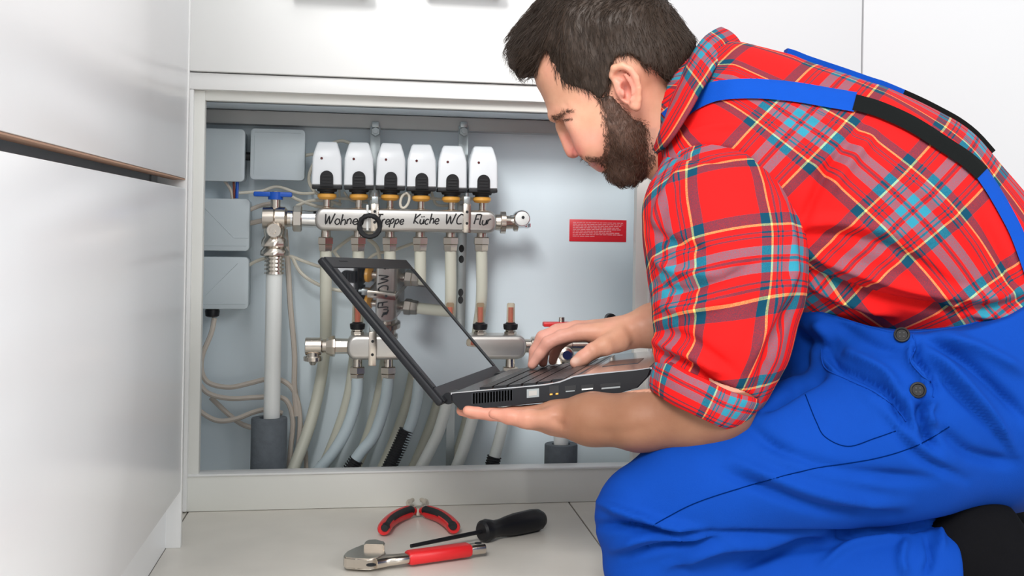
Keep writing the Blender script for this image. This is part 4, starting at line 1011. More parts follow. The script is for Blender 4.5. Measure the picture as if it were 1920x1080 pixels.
for f_ in fing: G.chain(f_, .0035)
G.chain([(1160, 636, HD - .012, 24), (1134, 648, HD - .030, 18), (1112, 658, HD - .038, 14.5), (1094, 671, HD - .040, 13.5), (1080, 680, HD - .040, 12)], .006)
V, Fc = G.mesh(1)
# keep the largest connected surface only
def biggest(V, Fc):
    lab = np.arange(len(V)); E = np.concatenate([Fc[:, [0, 1]], Fc[:, [1, 2]], Fc[:, [2, 3]]])
    for _ in range(60):
        lu, lv = lab[E[:, 0]], lab[E[:, 1]]; m = np.minimum(lu, lv); old = lab.copy()
        np.minimum.at(lab, lu, m); np.minimum.at(lab, lv, m)
        for _k in range(6): lab = lab[lab]
        if (old == lab).all(): break
    u, c = np.unique(lab, return_counts=True); k = u[c.argmax()]; keep = lab == k; idx = np.cumsum(keep) - 1
    return V[keep], idx[Fc[keep[Fc].all(1)]]
V, Fc = biggest(V, Fc); Fc = orient(V, Fc)
V = folds(V, Fc, [([(1225, 800), (1150, 812), (1080, 805)], 10, -.0012), ([(1060, 800), (1045, 792), (1035, 780)], 7, -.0022), ([(1128, 606), (1095, 612)], 5, .0010), ([(1100, 648), (1106, 664)], 3, -.0008),
                  ([(1010, 652), (1020, 660)], 2.5, -.0006), ([(1024, 632), (1036, 644)], 3, -.0006), ([(1058, 195), (1072, 205)], 3, -.0006), ([(1172, 596), (1180, 620)], 7, -.001)])
Nn_ = normals(V, Fc); X, Y = proj(to_world(V))
base = np.array((.66, .345, .225)); tint = np.tile(base, (len(V), 1))
def blend(c, wgt):
    global tint
    tint = tint * (1 - wgt[:, None]) + np.array(c) * wgt[:, None]
def spot(zx, zy, r, head=True):
    px, py = z(zx, zy) if head else (zx, zy); return np.exp(-((X - px) ** 2 + (Y - py) ** 2) / r ** 2)
headm = (V[:, 2] > PD(1100, 345, DH)[2]) & (X < 1330)
blend((.72, .20, .17), .85 * spot(480, 770, 17) * headm); blend((.66, .20, .16), .6 * spot(440, 700, 14) * headm); blend((.56, .26, .19), .5 * spot(440, 600, 12) * headm); blend((.10, .03, .025), .8 * spot(509, 795, 3.0) * headm)  # last blend: shade of the nostril opening painted into the tint
blend((.80, .36, .28), .5 * spot(560, 700, 20) * headm)
earw = np.exp(-(((X - z(742, 440)[0]) / 22) ** 2 + ((Y - z(742, 440)[1]) / 36) ** 2) ** 2); blend((.80, .29, .23), .75 * earw * headm)
ar = np.exp(-(((X - z(735, 445)[0]) / 5) ** 2 + ((Y - z(735, 445)[1]) / 9) ** 2)); blend((.25, .06, .05), .85 * ar * headm)
lipd = np.maximum(spot(577, 832, 6.5), spot(607, 852, 7)) * headm; blend((.60, .20, .18), np.clip(lipd * 1.1, 0, .9))
nn = noise(V, 55, 3); blend((.82, .36, .29), np.clip(.25 * nn + .1, 0, .35))
BEARD = Z1([(606, 520), (660, 505), (705, 560), (770, 625), (825, 640), (862, 740), (885, 800), (850, 880), (780, 935), (710, 942), (655, 905), (636, 868), (652, 846), (628, 826), (598, 822), (560, 818), (530, 800), (545, 785), (590, 800), (625, 790), (640, 740), (636, 660), (622, 590)])
sdb = poly_sd(X, Y, BEARD); blend((.30, .155, .11), np.clip(sdb / 7 + .3, 0, .85) * headm)
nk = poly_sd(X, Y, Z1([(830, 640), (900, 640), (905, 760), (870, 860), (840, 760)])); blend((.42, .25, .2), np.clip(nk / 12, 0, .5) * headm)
arm = (Y > 735) & (X > 850); blend((.62, .26, .19), arm * np.clip((1010 - X) / 80, 0, .7)); blend((.235, .108, .058), arm * np.clip((X - 930) / 170, 0, .92)); fa_ = (X > 1150) & (Y > 540) & (Y < 700) & (V[:, 1] > 1.6); blend((.36, .18, .11), fa_ * np.clip((X - 1165) / 70, 0, .8))  # near forearm tan, with the shade under the laptop put into its colour
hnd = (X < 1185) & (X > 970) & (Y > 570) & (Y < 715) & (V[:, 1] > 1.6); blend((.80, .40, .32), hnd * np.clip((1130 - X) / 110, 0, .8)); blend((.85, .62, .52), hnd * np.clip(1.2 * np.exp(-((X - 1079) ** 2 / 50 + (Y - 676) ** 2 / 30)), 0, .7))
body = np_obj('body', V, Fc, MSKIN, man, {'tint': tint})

# thumb nail
def strands(name, roots, dirs, nrm, length, rad, m, parent, lift=.35, curl=0.0, segs=4):
    """many fine hairs as three-sided tapering tubes in one mesh"""
    n = len(roots); t = np.linspace(0, 1, segs + 1); side = np.cross(dirs, nrm); side /= np.maximum(np.linalg.norm(side, axis=1), 1e-9)[:, None]
    jit = np.random.normal(0, 1, (n, 3)); cc = []
    for tt in t:
        p = roots + dirs * (length * tt)[:, None] + nrm * (length * (lift * math.sin(tt * math.pi * .6)) - .0004)[:, None] + side * (jit[:, :1] * curl * tt * tt * length[:, None])
        r = rad * (1 - .75 * tt)
        for k in range(3):
            a = 2 * math.pi * k / 3; cc.append(p + side * (math.cos(a) * r) + nrm * (math.sin(a) * r))
    V_ = np.stack(cc, 1).reshape(-1, 3); nv = 3 * (segs + 1); base_ = (np.arange(n) * nv)[:, None]; F_ = []
    for s_ in range(segs):
        for k in range(3): F_.append(base_ + np.array([[s_ * 3 + k, s_ * 3 + (k + 1) % 3, (s_ + 1) * 3 + (k + 1) % 3, (s_ + 1) * 3 + k]]))
    o = np_obj(name, V_, np.concatenate(F_), m, parent); o['kind'] = 'stuff'; return o
def tangent(dirs, N):
    d = dirs - N * np.einsum('ij,ij->i', dirs, N)[:, None]; return d / np.maximum(np.linalg.norm(d, axis=1), 1e-9)[:, None]

# ---- hair
HAIRSIL = Z1([(262, 392), (212, 398), (178, 372), (150, 335), (134, 290), (140, 240), (160, 190), (200, 140), (236, 95), (270, 50), (300, 5), (345, -35), (430, -75), (540, -98), (680, -105), (800, -85), (890, -40), (945, 20), (1000, 90), (1050, 165), (1094, 212), (1070, 300), (1015, 380),
              (975, 420), (930, 436), (905, 405), (860, 378), (815, 372), (790, 340), (735, 318), (680, 335), (655, 370), (652, 420), (640, 490), (602, 530), (560, 495), (510, 474), (450, 456), (415, 430), (385, 370), (355, 300), (330, 265), (312, 290), (295, 350), (280, 380)])
HG_ = Grid((PD(945, 0, DH)[0] - .005, DH - .10, PD(1100, 210, DH)[2] - .01), (PD(1312, 0, DH)[0], DH + .10, PD(1100, -45, DH)[2] + .012), .0024)
HFULL = Z1([(262, 392), (212, 398), (178, 372), (150, 335), (134, 290), (140, 240), (160, 190), (200, 140), (236, 95), (270, 50), (300, 5), (345, -35), (430, -75), (540, -98), (680, -105), (800, -85), (890, -40), (945, 20), (1000, 90), (1050, 165), (1094, 212), (1085, 320), (1060, 480), (980, 700), (800, 880), (690, 870), (500, 700), (400, 610), (340, 540), (300, 440)])
def hair_mask(Xm, Ym, a, c):
    sd = poly_sd(Xm, Ym, HAIRSIL) * DH / FOC; return -sd
inflate(HG_, HFULL, DH, .080, add=.0065, k=.001, p=2.2, extra=hair_mask)
# the narrower swept-up quiff at the front
Vh, Fh = HG_.mesh(2)
Vh, Fh = biggest(Vh, Fh); Fh = orient(Vh, Fh); Nh = normals(Vh, Fh)
Xh, Yh = proj(to_world(Vh)); zx, zy = (Xh - 900) * 2.7, Yh * 2.7
qf = np.clip((430 - zx) / 160, 0, 1)
# taper the quiff towards the forehead, groove the surface like combed locks
Vh[:, 1] = DH + (Vh[:, 1] - DH) * (1 - .22 * qf)
flow = zx * .80 + zy * .60
Vh = Vh + Nh * (np.sin(flow * .085 + 2 * noise(Vh, 40, 5)) * .0012 * qf + noise(Vh * np.array([1.0, 1.0, .35]), 260, 9) * .0009)[:, None]
hair = np_obj('hair', Vh, Fh, MHAIR, body)
Nh = normals(Vh, Fh)
def comb(zx, zy):
    q = np.clip((470 - zx) / 150, 0, 1) * np.clip((420 - zy) / 120, 0, 1)
    d1 = np.stack([-.62 - 0 * zx, 0 * zx, -.78 * np.ones_like(zx)], 1)     # forward and down over the forehead
    d2 = np.stack([.16 + .25 * np.clip((zx - 700) / 300, 0, 1), 0 * zx, -1 * np.ones_like(zx)], 1)
    topm = np.clip((120 - zy) / 120, 0, 1); d3 = np.stack([-.55 * np.ones_like(zx), 0 * zx, -.5 * np.ones_like(zx)], 1)
    d = d1 * q[:, None] + (1 - q)[:, None] * (d2 * (1 - topm)[:, None] + d3 * topm[:, None]); return d
idx = np.random.choice(len(Vh), 15000); rr_ = Vh[idx] + np.random.normal(0, .001, (15000, 3)); zx_, zy_ = zx[idx], zy[idx]
dr_ = comb(zx_, zy_) + np.random.normal(0, .13, (15000, 3)); tn = tangent(dr_, Nh[idx]); q_ = np.clip((430 - zx_) / 150, 0, 1)
ln_ = np.random.uniform(.010, .018, 15000) + .012 * q_
edge = poly_sd(Xh[idx], Yh[idx], HAIRSIL); tipx = Xh[idx] + tn[:, 0] * ln_ * FOC / DH; tipy = Yh[idx] - tn[:, 2] * ln_ * FOC / DH
ok = poly_sd(tipx, tipy, HAIRSIL) > -3.5
strands('hair_strands', rr_[ok], tn[ok], Nh[idx][ok], ln_[ok], .00042, MHAIR, body, lift=.16, curl=.12)
# ---- beard
BG = Grid((PD(1085, 0, DH)[0], DH - .085, PD(1100, 358, DH)[2]), (PD(1240, 0, DH)[0], DH + .085, PD(1100, 180, DH)[2]), .0024)
BFULL = Z1([(300, 440), (300, 200), (700, -20), (1020, 250), (960, 520), (905, 700), (885, 800), (850, 880), (780, 935), (710, 944), (655, 908), (634, 872), (600, 858), (566, 836), (528, 801), (500, 768), (440, 690), (400, 630), (340, 560)])
def beard_mask(Xm, Ym, a, c): return -(poly_sd(Xm, Ym, BEARD) * DH / FOC)
inflate(BG, BFULL, DH, .074, add=.0012, k=.001, extra=beard_mask)
Vb, Fb = BG.mesh(1)
if len(Vb):
    Fb = orient(Vb, Fb); Nb = normals(Vb, Fb); Vb = Vb + Nb * (noise(Vb, 300, 2) * .0010)[:, None]
    beard = np_obj('beard', Vb, Fb, MBEARD, body); Nb = normals(Vb, Fb); Xb, Yb = proj(to_world(Vb))
    nb = 9000; ix = np.random.choice(len(Vb), nb); zx_ = (Xb[ix] - 900) * 2.7; zy_ = Yb[ix] * 2.7
    d = np.stack([-.10 - .35 * np.clip((700 - zx_) / 200, 0, 1) * 0 + .0 * zx_ + .25, 0 * zx_, -1 + 0 * zx_], 1) + np.random.normal(0, .28, (nb, 3))
    tn = tangent(d, Nb[ix]); strands('beard_strands', Vb[ix], tn, Nb[ix], np.random.uniform(.004, .009, nb), .00036, MBEARD, body, lift=.45, curl=.2, segs=3)
# scattered hairs over the beard edge, eyebrow and lashes, all rooted on the skin
Nn_ = normals(V, Fc)
def on_skin(poly, n, dirv, lens, rad, m, name, jit=.2, lift=.3, near=True):
    sd = poly_sd(X, Y, poly); sel = np.nonzero((sd > 0) & headm & ((Nn_[:, 1] < .2) if near else True))[0]
    ix = np.random.choice(sel, n); r = V[ix] + np.random.normal(0, .0006, (n, 3)); d = np.tile(np.array(dirv, float), (n, 1)) + np.random.normal(0, jit, (n, 3))
    strands(name, r, tangent(d, Nn_[ix]), Nn_[ix], np.random.uniform(*lens, n), rad, m, body, lift=lift, curl=.1, segs=2)
on_skin(Z1([(600, 500), (665, 490), (715, 545), (780, 610), (840, 630), (900, 760), (890, 820), (850, 880), (780, 925), (640, 890), (628, 850), (598, 826), (545, 812), (528, 790), (600, 792), (622, 770), (628, 700), (610, 590)]), 5200, (.2, 0, -1), (.002, .0045), .0003, MBEARD, 'beard_stubble', .3)
on_skin(Z1([(354, 590), (400, 572), (440, 562), (470, 564), (470, 570), (430, 576), (395, 596), (372, 604)]), 260, (.9, 0, .35), (.004, .0075), .00032, MBROW, 'eyebrow', .22)
on_skin(Z1([(430, 603), (455, 597), (486, 592), (487, 598), (458, 607), (434, 611)]), 150, (-.8, -.1, -.5), (.0025, .004), .0003, MHAIR, 'eyelash', .2, .5)

# ---- shirt torso
def grid_px(x0, y0, x1, y1, d0, d1, h):
    A = PD(x0, y1, d0); B = PD(x1, y0, d1); c = [PD(x, y, d) for x in (x0, x1) for y in (y0, y1) for d in (d0, d1)]
    return Grid(np.min(c, 0), np.max(c, 0), h)
def stretched(V, ang, sc, seed, ratio=.28):
    ca, sa = math.cos(ang), math.sin(ang); Q = np.stack([(V[:, 0] * ca - V[:, 2] * sa) * ratio, V[:, 1], (V[:, 0] * sa + V[:, 2] * ca)], 1); return noise(Q, sc, seed)
SPINE = [(1255, 190), (1345, 235), (1430, 290), (1530, 350), (1650, 430), (1780, 540), (1900, 690), (2000, 860)]
TS = grid_px(1195, 30, 2060, 800, 1.24, 1.82, .0038)
KT = .72
TS.chain([(1318, 222, 1.54, 78), (1345, 225, 1.54, 118), (1405, 256, 1.54, 143), (1525, 336, 1.54, 187), (1660, 412, 1.545, 200), (1790, 535, 1.55, 180), (1870, 690, 1.55, 165)], .05, ky=KT)
TS.chain([(1312, 312, 1.54, 68), (1420, 400, 1.54, 150), (1560, 470, 1.54, 165)], .05, ky=KT)
TS.chain([(1350, 325, 1.43, 105), (1430, 320, 1.47, 120)], .04)       # near shoulder
TS.chain([(1380, 310, 1.66, 95), (1460, 330, 1.62, 120)], .04)
TS.cone(PD(1222, 190, DH), .058, PD(1262, 235, DH), .060, .004, op='cut')  # neck opening
Vt, Ft = TS.mesh(2); Vt, Ft = biggest(Vt, Ft); Ft = orient(Vt, Ft)
Nt = normals(Vt, Ft)
Vt = Vt + Nt * (stretched(Vt, -.7, 16, 1) * .0035 + stretched(Vt, .5, 26, 2) * .0018)[:, None]
TF = [([(1500, 470), (1600, 505), (1720, 540), (1850, 555), (1925, 540)], 11, .0075), ([(1490, 500), (1590, 540), (1700, 570), (1830, 580), (1925, 562)], 7, -.008),
      ([(1500, 520), (1580, 560), (1680, 590)], 8, .006), ([(1485, 450), (1560, 440), (1680, 470), (1790, 540)], 10, -.006), ([(1490, 425), (1570, 415), (1700, 440)], 11, .005),
      ([(1620, 230), (1560, 300), (1525, 370), (1500, 430)], 9, -.007), ([(1640, 250), (1590, 310), (1550, 370)], 11, .005), ([(1500, 330), (1560, 290), (1610, 240)], 9, .004),
      ([(1760, 560), (1850, 590), (1925, 585)], 8, .006), ([(1480, 200), (1550, 230), (1610, 260)], 9, .004), ([(1840, 400), (1880, 480), (1915, 560)], 9, -.005),
      ([(1275, 260), (1330, 240), (1400, 235)], 7, .003), ([(1270, 290), (1320, 275), (1380, 285), (1420, 305)], 6, -.005), ([(1700, 330), (1780, 400), (1850, 490)], 14, .004)]
Vt = folds(Vt, Ft, [(p_, w_, h_ * 1.5) for p_, w_, h_ in TF])
def axis_uv(V, Fc, pl, d0, R0, ky=1.0, u0=0.0, v0=0.0, skew=0.0, anchor=None, turn=0.0):
    """cloth coordinates along and around the axis of a limb or trunk"""
    pts = np.array([PD(x, y, d if d else d0) for x, y, d in pl]); L = np.r_[0, np.cumsum(np.linalg.norm(np.diff(pts, axis=0), axis=1))]
    best = np.full(len(V), 1e9); u = np.zeros(len(V)); ang = np.zeros(len(V)); rad = np.zeros(len(V)); nseg = len(pts) - 1
    # smooth blend of the segments' frames
    wsum = np.zeros(len(V)); tu = np.zeros(len(V)); sx = np.zeros(len(V)); sy = np.zeros(len(V))
    for i in range(nseg):
        a, b = pts[i], pts[i + 1]; dv = b - a; l = np.linalg.norm(dv); dv = dv / l; t = (V - a) @ dv
        tc = np.clip(t, 0 if i else -1e9, l if i < nseg - 1 else 1e9); q = V - a - tc[:, None] * dv; dd = np.linalg.norm(q, axis=1)
        near = np.array((0, -1.0, 0)); near = near - dv * (near @ dv); near /= np.linalg.norm(near); sidev = np.cross(dv, near)
        wgt = 1 / (np.linalg.norm(V - a - np.clip(t, 0, l)[:, None] * dv, axis=1) + .01) ** 8
        tu += wgt * (L[i] + t); sx += wgt * (q @ near); sy += wgt * (q @ sidev); wsum += wgt
    u = tu / wsum; ang = np.arctan2(sy / wsum, sx / wsum * ky)
    v = ang * R0
    UVv = np.stack([u + u0 + skew * v, v + v0], 1); 
    uvl = UVv[Fc.ravel()].reshape(len(Fc), -1, 2).copy(); vv = uvl[:, :, 1]; per = 2 * math.pi * R0
    wrap = (vv.max(1) - vv.min(1)) > per / 2; low = vv < (vv.max(1) - per / 2)[:, None]; vv[wrap] = np.where(low[wrap], vv[wrap] + per, vv[wrap]); uvl[:, :, 1] = vv
    uvl = uvl.reshape(-1, 2); ct, st = math.cos(turn), math.sin(turn); uvl = np.stack([uvl[:, 0] * ct + uvl[:, 1] * st, -uvl[:, 0] * st + uvl[:, 1] * ct], 1)
    if anchor:                    # the middle of a pale cluster of the sett falls at this place on the cloth
        Xa, Ya = proj(to_world(V)); sc_ = np.hypot(Xa - anchor[0], Ya - anchor[1]) + 1e4 * (normals(V, Fc)[:, 1] > 0); kv = sc_.argmin(); li = np.nonzero(Fc.ravel() == kv)[0][0]
        uvl = uvl - uvl[li] + .692 * PER
    return uvl
uvT = axis_uv(Vt, Ft, [(x, y, None) for x, y in SPINE], 1.54, .150, KT, anchor=(1712, 392), turn=math.radians(11))
shirt = np_obj('shirt', Vt, Ft, MPLAID, man, uv=uvT)

# ---- near sleeve
SS = grid_px(1190, 190, 1530, 800, 1.22, 1.56, .0036)
SS.chain([(1352, 335, 1.435, 112), (1350, 400, 1.415, 132), (1362, 480, 1.385, 137), (1362, 560, 1.37, 128), (1352, 640, 1.365, 110), (1332, 700, 1.365, 98)], .03, ky=1.08)
SS.chain([(1425, 330, 1.47, 80), (1440, 440, 1.43, 62), (1436, 540, 1.40, 52)], .03)
SS.chain([(1372, 640, 1.37, 76), (1368, 712, 1.37, 58)], .03)
SS.chain([(1240, 652, 1.355, 15), (1262, 690, 1.335, 15), (1330, 722, 1.325, 15), (1400, 742, 1.345, 15)], .012)
q0 = PD(1320, 738, 1.36); SS.D = smax(SS.D, ((SS.ax[0] - q0[0]) * -.36)[:, None, None] + ((SS.ax[2] - q0[2]) * -.93)[None, None, :] + np.zeros_like(SS.D), .004)
Vs, Fs = SS.mesh(2); Fs = orient(Vs, Fs); Ns = normals(Vs, Fs)
Vs = Vs + Ns * (stretched(Vs, .3, 22, 4, .35) * .003 + stretched(Vs, -.6, 34, 6, .35) * .0014)[:, None]
SF = [([(1215, 420), (1250, 450), (1330, 470)], 9, -.004), ([(1222, 480), (1270, 510), (1350, 515)], 9, .005), ([(1228, 530), (1270, 545), (1340, 530), (1420, 490)], 8, -.005),
      ([(1232, 570), (1290, 580), (1370, 560)], 10, .005), ([(1235, 620), (1300, 640), (1380, 700)], 9, -.004), ([(1490, 560), (1450, 640), (1425, 720)], 8, -.005), ([(1495, 500), (1440, 600), (1400, 690)], 10, .005),
      ([(1290, 300), (1240, 380), (1225, 440)], 8, .004), ([(1450, 350), (1480, 430), (1490, 520)], 9, .004), ([(1225, 655), (1262, 668), (1300, 690), (1345, 725), (1420, 752)], 7, -.006), ([(1225, 640), (1255, 650), (1300, 668), (1360, 700)], 9, .007),
      ([(1250, 290), (1330, 300), (1420, 305)], 5, -.003)]
Vs = folds(Vs, Fs, [(p_, w_, h_ * 1.5) for p_, w_, h_ in SF])
uvS = axis_uv(Vs, Fs, [(1345, 240, 1.45), (1350, 400, 1.415), (1362, 520, 1.375), (1350, 640, 1.365), (1320, 760, 1.365)], 1.4, .083, 1.0, skew=-.2, anchor=(1256, 530))
sleeve_o = np_obj('sleeve', Vs, Fs, MPLAID, shirt, uv=uvS)
# far sleeve
S2 = grid_px(1290, 240, 1620, 720, 1.56, 1.86, .006)
S2.chain([(1440, 350, 1.66, 92), (1430, 480, 1.70, 88), (1400, 575, 1.72, 78), (1340, 590, 1.72, 66)], .03)
V2, F2 = S2.mesh(2); F2 = orient(V2, F2)
np_obj('sleeve', V2, F2, MPLAID, shirt, uv=axis_uv(V2, F2, [(1440, 350, 1.66), (1430, 480, 1.70), (1400, 590, 1.72)], 1.7, .08))

# ---- rolled cuff: a band round the forearm
def band(rings_px, name, m, parent, thick, uvs=None, n=72, wob=.0):
    """rings: (centre px, py, depth, half-length px along screen direction, angle, half depth m)"""
    R_ = []; UVr = []; L = 0; prev = None
    for (cx, cy, d, hl, ang, hd) in rings_px:
        c = PD(cx, cy, d); e = PD(cx + hl * math.cos(ang), cy + hl * math.sin(ang), d) - c
        pts = [c + e * math.cos(t) + np.array((0, 1, 0)) * (-hd * math.sin(t)) for t in np.linspace(0, 2 * math.pi, n, endpoint=False)]
        R_.append(np.array(pts))
    m_ = len(R_); cen = [r.mean(0) for r in R_]
    outer = np.array(R_); nr = outer - np.array(cen)[:, None, :]; nr /= np.linalg.norm(nr, axis=2)[:, :, None]; inner = outer - nr * thick
    prof = list(range(m_)); allr = [outer[i] for i in prof] + [inner[i] for i in reversed(prof)]
    Vv = np.concatenate(allr); k = len(allr); Ff = []
    for i in range(k):
        a = i * n; b_ = ((i + 1) % k) * n
        for j in range(n): Ff.append((a + j, a + (j + 1) % n, b_ + (j + 1) % n, b_ + j))
    return Vv, np.array(Ff), n, m_, k
rg_ = []
for t in np.linspace(0, 1, 9):
    cx = 1330 + (1300 - 1330) * t; cy = 706 + (768 - 706) * t; bul = math.sin(t * math.pi) ** .5
    rg_.append((cx, cy, 1.358, 101 + 8 * bul - 14 * t, math.radians(24 + 0 * t), .066 + .006 * bul - .006 * t))
Vc, Fc2, n_, m_, k_ = band(rg_, 'cuff', MPLAID, shirt, .009)
Vc = Vc + (noise(Vc, 28, 8) * .0035)[:, None] * np.array((.5, -1, .4))
Fc2 = orient(Vc, Fc2)
# cloth coordinates for the cuff: around / along
ringi = np.repeat(np.arange(k_), n_); ji = np.tile(np.arange(n_), k_); per_c = 2 * math.pi * .078
vv = ji / n_ * per_c; uu = np.where(ringi < m_, ringi, k_ - 1 - ringi) / (m_ - 1) * .052
uvl = np.stack([uu[Fc2.ravel()] + .092, vv[Fc2.ravel()] + .03], 1).reshape(len(Fc2), 4, 2); q = uvl[:, :, 1]; wr_ = (q.max(1) - q.min(1)) > per_c / 2; q[wr_] = np.where(q[wr_] < (q[wr_].max(1) - per_c / 2)[:, None], q[wr_] + per_c, q[wr_]); uvl[:, :, 1] = q
np_obj('cuff', Vc, Fc2, MPLAID, shirt, uv=uvl.reshape(-1, 2))

# ---- overalls
CUT = [(1380, 545), (1430, 553), (1480, 566), (1560, 590), (1640, 614), (1700, 622), (1750, 619), (1800, 611), (1860, 592), (1920, 565), (2060, 500)]
OG = grid_px(1085, 545, 2090, 1170, 1.22, 1.86, .0039)
OG.chain([(1222, 968, 1.385, 110), (1330, 915, 1.385, 122), (1480, 868, 1.39, 138), (1680, 797, 1.42, 172), (1785, 768, 1.46, 192)], .03)
OG.chain([(1260, 950, 1.66, 95), (1480, 860, 1.66, 125), (1700, 780, 1.62, 165)], .03)
OG.chain([(1660, 610, 1.54, 182), (1740, 660, 1.545, 195), (1850, 740, 1.55, 200)], .05, ky=.70)
OG.chain([(1800, 545, 1.55, 195), (1890, 700, 1.55, 190)], .05, ky=.72)
OG.chain([(1570, 590, 1.54, 155), (1600, 700, 1.54, 158)], .03, ky=.85)
OG.chain([(1222, 1052, 1.385, 92), (1420, 1082, 1.40, 86), (1600, 1080, 1.40, 94), (1738, 1078, 1.40, 98)], .008)
OG.chain([(1260, 1050, 1.66, 74), (1600, 1035, 1.66, 74)], .008)
Vo, Fo = None, None
a_ = OG.ax[0][:, None]; 
xs_, zs_ = [], []
for x_, y_ in CUT: p_ = PD(x_, y_, 1.38); xs_.append(p_[0]); zs_.append(p_[2])
zc2 = np.interp(OG.ax[0], xs_, zs_).astype(np.float32)
OG.D = smax(OG.D, (OG.ax[2][None, None, :] - zc2[:, None, None]) + np.zeros_like(OG.D), .003)
px_end = PD(1782, 1050, 1.40)[0]
low = OG.ax[2] < PD(1700, 1000, 1.40)[2] + .004
OG.D[:, :, low] = smax(OG.D[:, :, low], (OG.ax[0][:, None, None] - px_end) + np.zeros_like(OG.D[:, :, low]), .004)
OG.D = np.maximum(OG.D, (.0015 - OG.ax[2])[None, None, :] + np.zeros_like(OG.D))
Vo, Fo = OG.mesh(2); Vo, Fo = biggest(Vo, Fo); Fo = orient(Vo, Fo); No = normals(Vo, Fo)
Vo = Vo + No * (stretched(Vo, -.45, 14, 11) * .003 + stretched(Vo, .35, 24, 12) * .0015)[:, None] * (Vo[:, 2:3] > .01)
OF = [([(1425, 765), (1490, 722), (1550, 692)], 13, -.009), ([(1470, 640), (1530, 640), (1600, 668)], 15, -.006), ([(1115, 985), (1180, 985), (1250, 998), (1330, 1000)], 8, -.008), ([(1120, 940), (1180, 965), (1250, 985), (1320, 996)], 9, .007), ([(1150, 1030), (1220, 1005), (1330, 1010)], 8, .006), ([(1170, 1045), (1250, 1025), (1370, 1012)], 7, -.006),
      ([(1250, 1060), (1350, 1020), (1480, 1010)], 10, .006), ([(1380, 1070), (1470, 1030), (1560, 1020)], 9, -.005), ([(1330, 1000), (1500, 1003), (1650, 1000), (1780, 975)], 6, -.006),
      ([(1700, 1010), (1690, 1050), (1700, 1080)], 9, .005), ([(1735, 1000), (1745, 1040), (1735, 1080)], 7, -.005), ([(1762, 990), (1768, 1030)], 6, .004), ([(1540, 1060), (1600, 1020), (1700, 1005)], 8, .004),
      ([(1395, 790), (1470, 850), (1600, 890), (1750, 900)], 13, -.0055), ([(1370, 860), (1440, 890), (1560, 930), (1700, 945)], 12, .005), ([(1350, 880), (1430, 915), (1540, 955), (1680, 965)], 10, -.004), ([(1440, 845), (1540, 880), (1680, 910)], 12, .004),
      ([(1740, 640), (1800, 670), (1860, 720), (1925, 790)], 10, -.007), ([(1730, 650), (1790, 700), (1850, 770), (1900, 850)], 12, .007), ([(1745, 680), (1800, 740), (1860, 800), (1900, 860)], 9, -.006), ([(1750, 630), (1830, 650), (1925, 700)], 12, .006),
      ([(1760, 800), (1820, 850), (1900, 870)], 11, -.005), ([(1640, 760), (1720, 850), (1810, 900)], 10, -.005), ([(1625, 740), (1690, 810), (1780, 880)], 12, .005),
      # the gaping pocket with its turned edge
      ([(1545, 660), (1570, 690), (1620, 715), (1670, 745), (1700, 800)], 9, -.013), ([(1540, 655), (1556, 685), (1600, 708), (1650, 735), (1680, 765)], 6, .010), ([(1560, 650), (1610, 672), (1660, 700), (1690, 745)], 12, .009),
      ([(1712, 640), (1706, 672), (1730, 705), (1745, 725)], 6, .007), ([(1722, 640), (1716, 670), (1742, 700), (1760, 735)], 6, -.009), ([(1740, 750), (1722, 775), (1735, 815), (1755, 840)], 8, -.012), ([(1752, 750), (1740, 775), (1755, 800)], 7, .009), ([(1700, 740), (1712, 780), (1728, 815)], 9, .007),
      ([(1480, 600), (1500, 680), (1470, 740)], 14, -.008), ([(1530, 600), (1550, 650)], 14, .006), ([(1560, 600), (1640, 650), (1700, 665)], 11, -.004)]
Vo = folds(Vo, Fo, [(p_, w_, h_ * (1.55 if i_ > 22 else 2.1)) for i_, (p_, w_, h_) in enumerate(OF)])
overalls = np_obj('overalls', Vo, Fo, MOVER, man)

# ---- boot at the end of the near leg, and the far one
for lab, dd, sh in (('boot', 1.40, 0), ('boot', 1.66, 20)):
    BGd = grid_px(1740 + sh, 900, 2080 + sh, 1175, dd - .09, dd + .09, .006)
    BGd.chain([(1775 + sh, 1055, dd, 72), (1828 + sh, 1010, dd, 70), (1870 + sh, 1060, dd, 78)], .02, ky=1.2)
    BGd.chain([(1850 + sh, 1000, dd, 62), (1890 + sh, 1080, dd, 68), (1990 + sh, 1115, dd, 48)], .02, ky=1.2)
    BGd.D = np.maximum(BGd.D, (.001 - BGd.ax[2])[None, None, :] + np.zeros_like(BGd.D))
    Vq, Fq = BGd.mesh(2)
    if len(Vq): np_obj('boot', Vq, orient(Vq, Fq), MBOOT, man)

